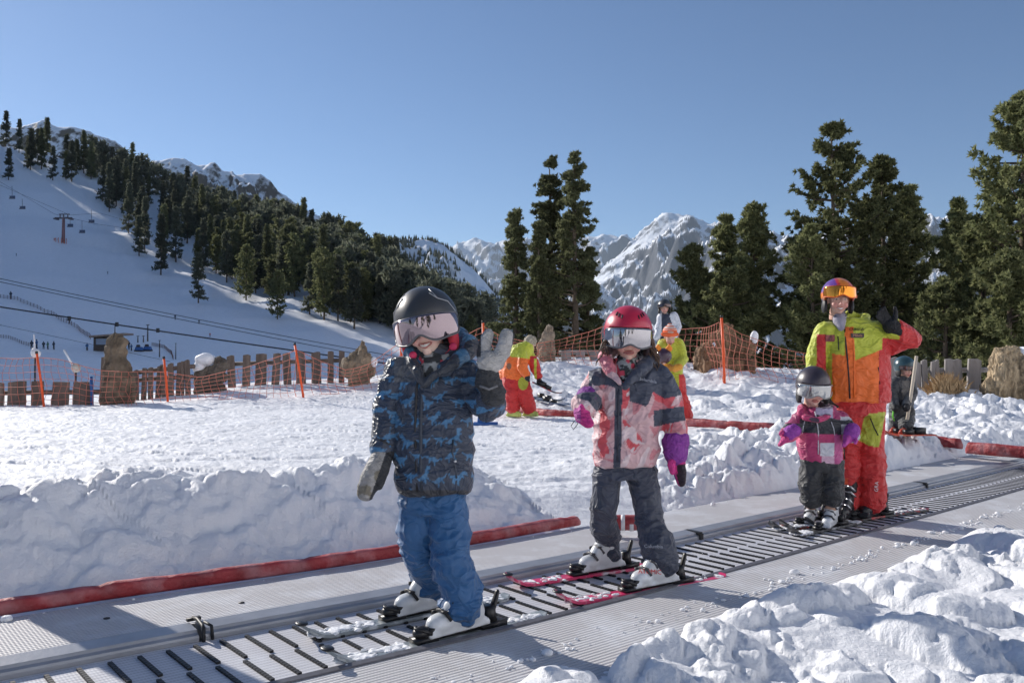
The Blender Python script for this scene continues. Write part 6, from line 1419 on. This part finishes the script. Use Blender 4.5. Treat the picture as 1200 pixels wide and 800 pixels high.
# lifting instructor
f1=ground(803,497);Y=f1.y;f2=at(783,497,Y+.25);f2.z=tz(f2.x,f2.y)
hm_=small_head(at(785,395,Y-.12),.95,.05,.45)
me=body_under(None,hm_,Y,secs(Y,[(450,778,795),(425,776,796),(402,778,794)]),[([at(793,450,Y),at(799,470,Y-.03),f1+V3(0,0,.15)],[.08,.06,.05]),([at(781,450,Y),at(782,470,Y),f2+V3(0,0,.15)],[.08,.06,.05])],.015)
li=obj('person',me,skinM,base=f1);tag(li,'instructor in striped beanie and yellow jacket lifting a small child, behind the girl','person')
small_boot(li,f1,1.0,(.03,.03,.035),.3);small_boot(li,f2,1.0,(.03,.03,.035),.2)
def lip(co):
    px,py=project(co);c=np.tile(RED,(len(co),1));c[(py<453)]=YEL*.85;c[(py<453)&(px>795.5)]=RED;return c
garment('trousers',li,[('tube',[at(791,444,Y),at(797,465,Y-.03),f1+V3(0,0,.13)],[.125,.10,.10]),('tube',[at(781,444,Y),at(782,465,Y),f2+V3(0,0,.13)],[.125,.10,.10])],.012,clothM,wr(.02,(4,4,10),91,low=.008),lip,2)
garment('jacket',li,[('loft',secs(Y,[(448,775,799,.7),(430,774,800,.7),(412,773,799,.6),(402,775,797,.6),(396,780,793,.7)])),('tube',[at(795,403,Y),at(800,420,Y-.06),at(793,431,Y-.22)],[.085,.075,.06]),('tube',[at(777,404,Y-.02),at(770,415,Y-.1),at(772,424,Y-.25)],[.08,.07,.06])],.011,clothM,wr(.016,(5,5,8),93,low=.008),solid(YEL,.3),2)
def bean(co):
    px,py=project(co);c=np.tile(np.array((.75,.14,.05)),(len(co),1));c[(py<386.5)&(((py-380)%2.8)<1.5)]=(.7,.66,.62);return c
g=MB();g.ell(at(785,388,Y-.08),(.100,.115,.085));g.tube([at(777,391.5,Y-.17),at(785,392.5,Y-.19),at(793,391.5,Y-.17)],[.03,.033,.03],8,round_=True);g.ell(at(785,381,Y-.07),(.035,.035,.03));me=blob(g,.008,2);paint(me,bean);obj('beanie',me,mat('knit',attr=True),li)
for p in (at(771,408.5,Y-.46),at(784,408.5,Y-.46)):
    g=MB();g.ell(p,(.048,.035,.042));g.tube([p,p+V3(.0,-.02,.045)],[.03,.02],8,round_=True);obj('glove',blob(g,.010,2),mat('orange_glove',(.75,.22,.02),.7),li)
# carried child
cc_=at(777.5,417,Y-.42);hm_=small_head(cc_+V3(0,0,-.02),.86,0,.1)
me=body_under(None,hm_,Y-.4,secs(Y-.4,[(444,771,784),(432,771,785),(426,774,782)]),[([at(774,442,Y-.4),at(773,456,Y-.45),at(772,468,Y-.45)],[.05,.04,.035]),([at(782,442,Y-.4),at(783,456,Y-.45),at(783,468,Y-.45)],[.05,.04,.035])],.014)
kc=obj('person',me,skinM,base=f1+V3(-.3,-.4,.3));tag(kc,'toddler in dark purple helmet and orange suit held up by the beanie instructor','person')
garment('snowsuit',kc,[('loft',secs(Y-.4,[(445,770,785,.7),(434,770,786,.7),(426,773,783,.8)])),('tube',[at(775,442,Y-.4),at(773,456,Y-.46),at(772,466,Y-.46)],[.075,.065,.06]),('tube',[at(781,442,Y-.4),at(783,456,Y-.46),at(783,466,Y-.46)],[.075,.065,.06]),('tube',[at(784,430,Y-.4),at(790,432,Y-.5),at(796,430,Y-.52)],[.05,.048,.045])],.011,clothM,wr(.012,(6,6,10),95),solid((.70,.30,.03),.4),2)
g=MB();g.ell(cc_,(.112,.13,.108));me=blob(g,.009,1);obj('helmet',me,mat('purple_helmet',(.06,.03,.05),.35,.5,30,coat=.3),kc)
for s_ in (772,781): g=MB();g.ell(at(s_,468,Y-.45),(.05,.08,.05));obj('shoe',blob(g,.012,1),blk,kc)
# man on the berm
Y=15.0;f1=at(776,430,Y);f1.z=tz(f1.x,Y);f2=at(786,430,Y);f2.z=tz(f2.x,Y)
hm_=small_head(at(778.5,361,Y),1.0,-.1,.0)
me=body_under(None,hm_,Y,secs(Y,[(400,776,790),(375,775,790),(369,777,788)]),[([at(778,400,Y),at(777,420,Y),f1+V3(0,0,.1)],[.07,.06,.05]),([at(786,400,Y),at(786,420,Y),f2+V3(0,0,.1)],[.07,.06,.05])],.018)
mn=obj('person',me,skinM,base=f1);tag(mn,'man in navy vest with white sleeves and black helmet standing on the berm','person')
garment('trousers',mn,[('tube',[at(779,398,Y),at(777,415,Y),f1+V3(0,0,.1)],[.12,.10,.09]),('tube',[at(786,398,Y),at(787,415,Y),f2+V3(0,0,.1)],[.12,.10,.09])],.014,clothM,wr(.014,(5,5,9),96),solid((.03,.035,.05)),2)
small_boot(mn,f1,1,(.03,.03,.035));small_boot(mn,f2,1,(.03,.03,.035))
def mnj(co):
    px,py=project(co);c=np.tile(np.array((.025,.035,.065)),(len(co),1));c[(px<775.5)|(px>788.5+(370-py)*.0)]=(.60,.62,.68);c[(px>785)&(px>783+(py-366)*.35)]=(.60,.62,.68);return c
garment('jacket',mn,[('loft',secs(Y,[(402,773,793,.62),(388,773,793,.62),(374,773,793,.6),(368,776,789,.6)])),('tube',[at(775,372,Y),at(772,385,Y),at(770,394,Y-.1)],[.075,.07,.06]),('tube',[at(790,371,Y),at(794,383,Y),at(791,393,Y-.15)],[.085,.08,.06])],.013,clothM,wr(.014,(5,5,8),97),mnj,2)
helmet(mn,headM(at(778.5,361,Y),-.1,0,0,1.0),blackHelm,vmat=mirror_mat('dark_mirror',(.12,.09,.09),.1),vz=(.02,.07),vr=(.13,.15,.16),low=10)
for p in (at(769,395,Y-.12),at(790,394,Y-.2)): g=MB();g.ell(p,(.05,.045,.06));g.tube([p,p+V3(.03,-.02,.02)],[.025,.02],8,round_=True);obj('glove',blob(g,.012,1),mat('pale_glove',(.55,.58,.62),.7),mn)
# small skier on the right
f1=ground(1051,511,8,18);f2=ground(1062,512,8,18);Y=f1.y;k_=92/968*Y/1.05
hm_=small_head(at(1060,432,Y),.84,.35,.2)
me=body_under(None,hm_,Y,secs(Y,[(478,1050,1064),(455,1048,1066),(443,1051,1063)]),[([at(1053,478,Y),at(1051,492,Y),f1+V3(0,0,.1)],[.06,.05,.04]),([at(1061,478,Y),at(1062,492,Y),f2+V3(0,0,.1)],[.06,.05,.04])],.016)
sk_=obj('person',me,skinM,base=f1);tag(sk_,'small skier in dark clothes and teal black helmet beside the leaning wooden stake','person')
for f_ in (f1,f2): small_boot(sk_,f_+V3(0,0,.02),.8,(.45,.06,.03),-.9)
garment('trousers',sk_,[('tube',[at(1053,474,Y),at(1051,490,Y),f1+V3(0,0,.12)],[.09,.08,.075]),('tube',[at(1061,474,Y),at(1062,490,Y),f2+V3(0,0,.12)],[.09,.08,.075])],.012,clothM,wr(.016,(6,6,12),98),solid((.035,.037,.042)),2)
def skj(co):
    px,py=project(co);c=np.tile(np.array((.035,.038,.045)),(len(co),1));c[(px>1057)&(py>446)&(px<1066)]=(.14,.13,.12);return c
garment('jacket',sk_,[('loft',secs(Y,[(480,1047,1067,.7),(462,1046,1068,.66),(446,1047,1067,.62),(440,1051,1063,.7)])),('tube',[at(1049,447,Y),at(1045,462,Y-.05),at(1049,475,Y-.15)],[.06,.055,.045]),('tube',[at(1065,447,Y),at(1069,462,Y-.05),at(1062,474,Y-.18)],[.06,.055,.045])],.011,clothM,wr(.012,(6,6,9),99),skj,2)
helmet(sk_,headM(at(1060,432,Y),.35,.2,0,.84),mat('teal_helmet',(.03,.07,.085),.3,.3,12,coat=.4),vmat=mirror_mat('dark_mirror',(.12,.09,.09),.1),vz=(.01,.06),vr=(.13,.15,.16),low=8)
for p in (at(1049,478,Y-.17),at(1062,477,Y-.2)):
    g=MB();g.ell(p,(.042,.04,.05));g.tube([p,p+V3(-.02,-.03,.0)],[.025,.02],8,round_=True);obj('glove',blob(g,.012,1),bpy.data.materials['black_glove'],sk_)
g=MB();g.tube([at(1047,480,Y-.18),at(1046,488,Y-.16),at(1048,493,Y-.15)],.008,6);obj('glove_strap',g,mat('green_strap',(.15,.55,.05),.6),sk_)
for n_,f_ in (('nearer the stake',f2),('farther from the stake',f1)): flatski('short red ski of the small skier, '+n_,f_+V3(.30,.0,.015),f_+V3(-.33,-.20,.03),.08,skimat('red_ski_top',(.55,.07,.03),(.5,.4,.35)),group='small skier skis')
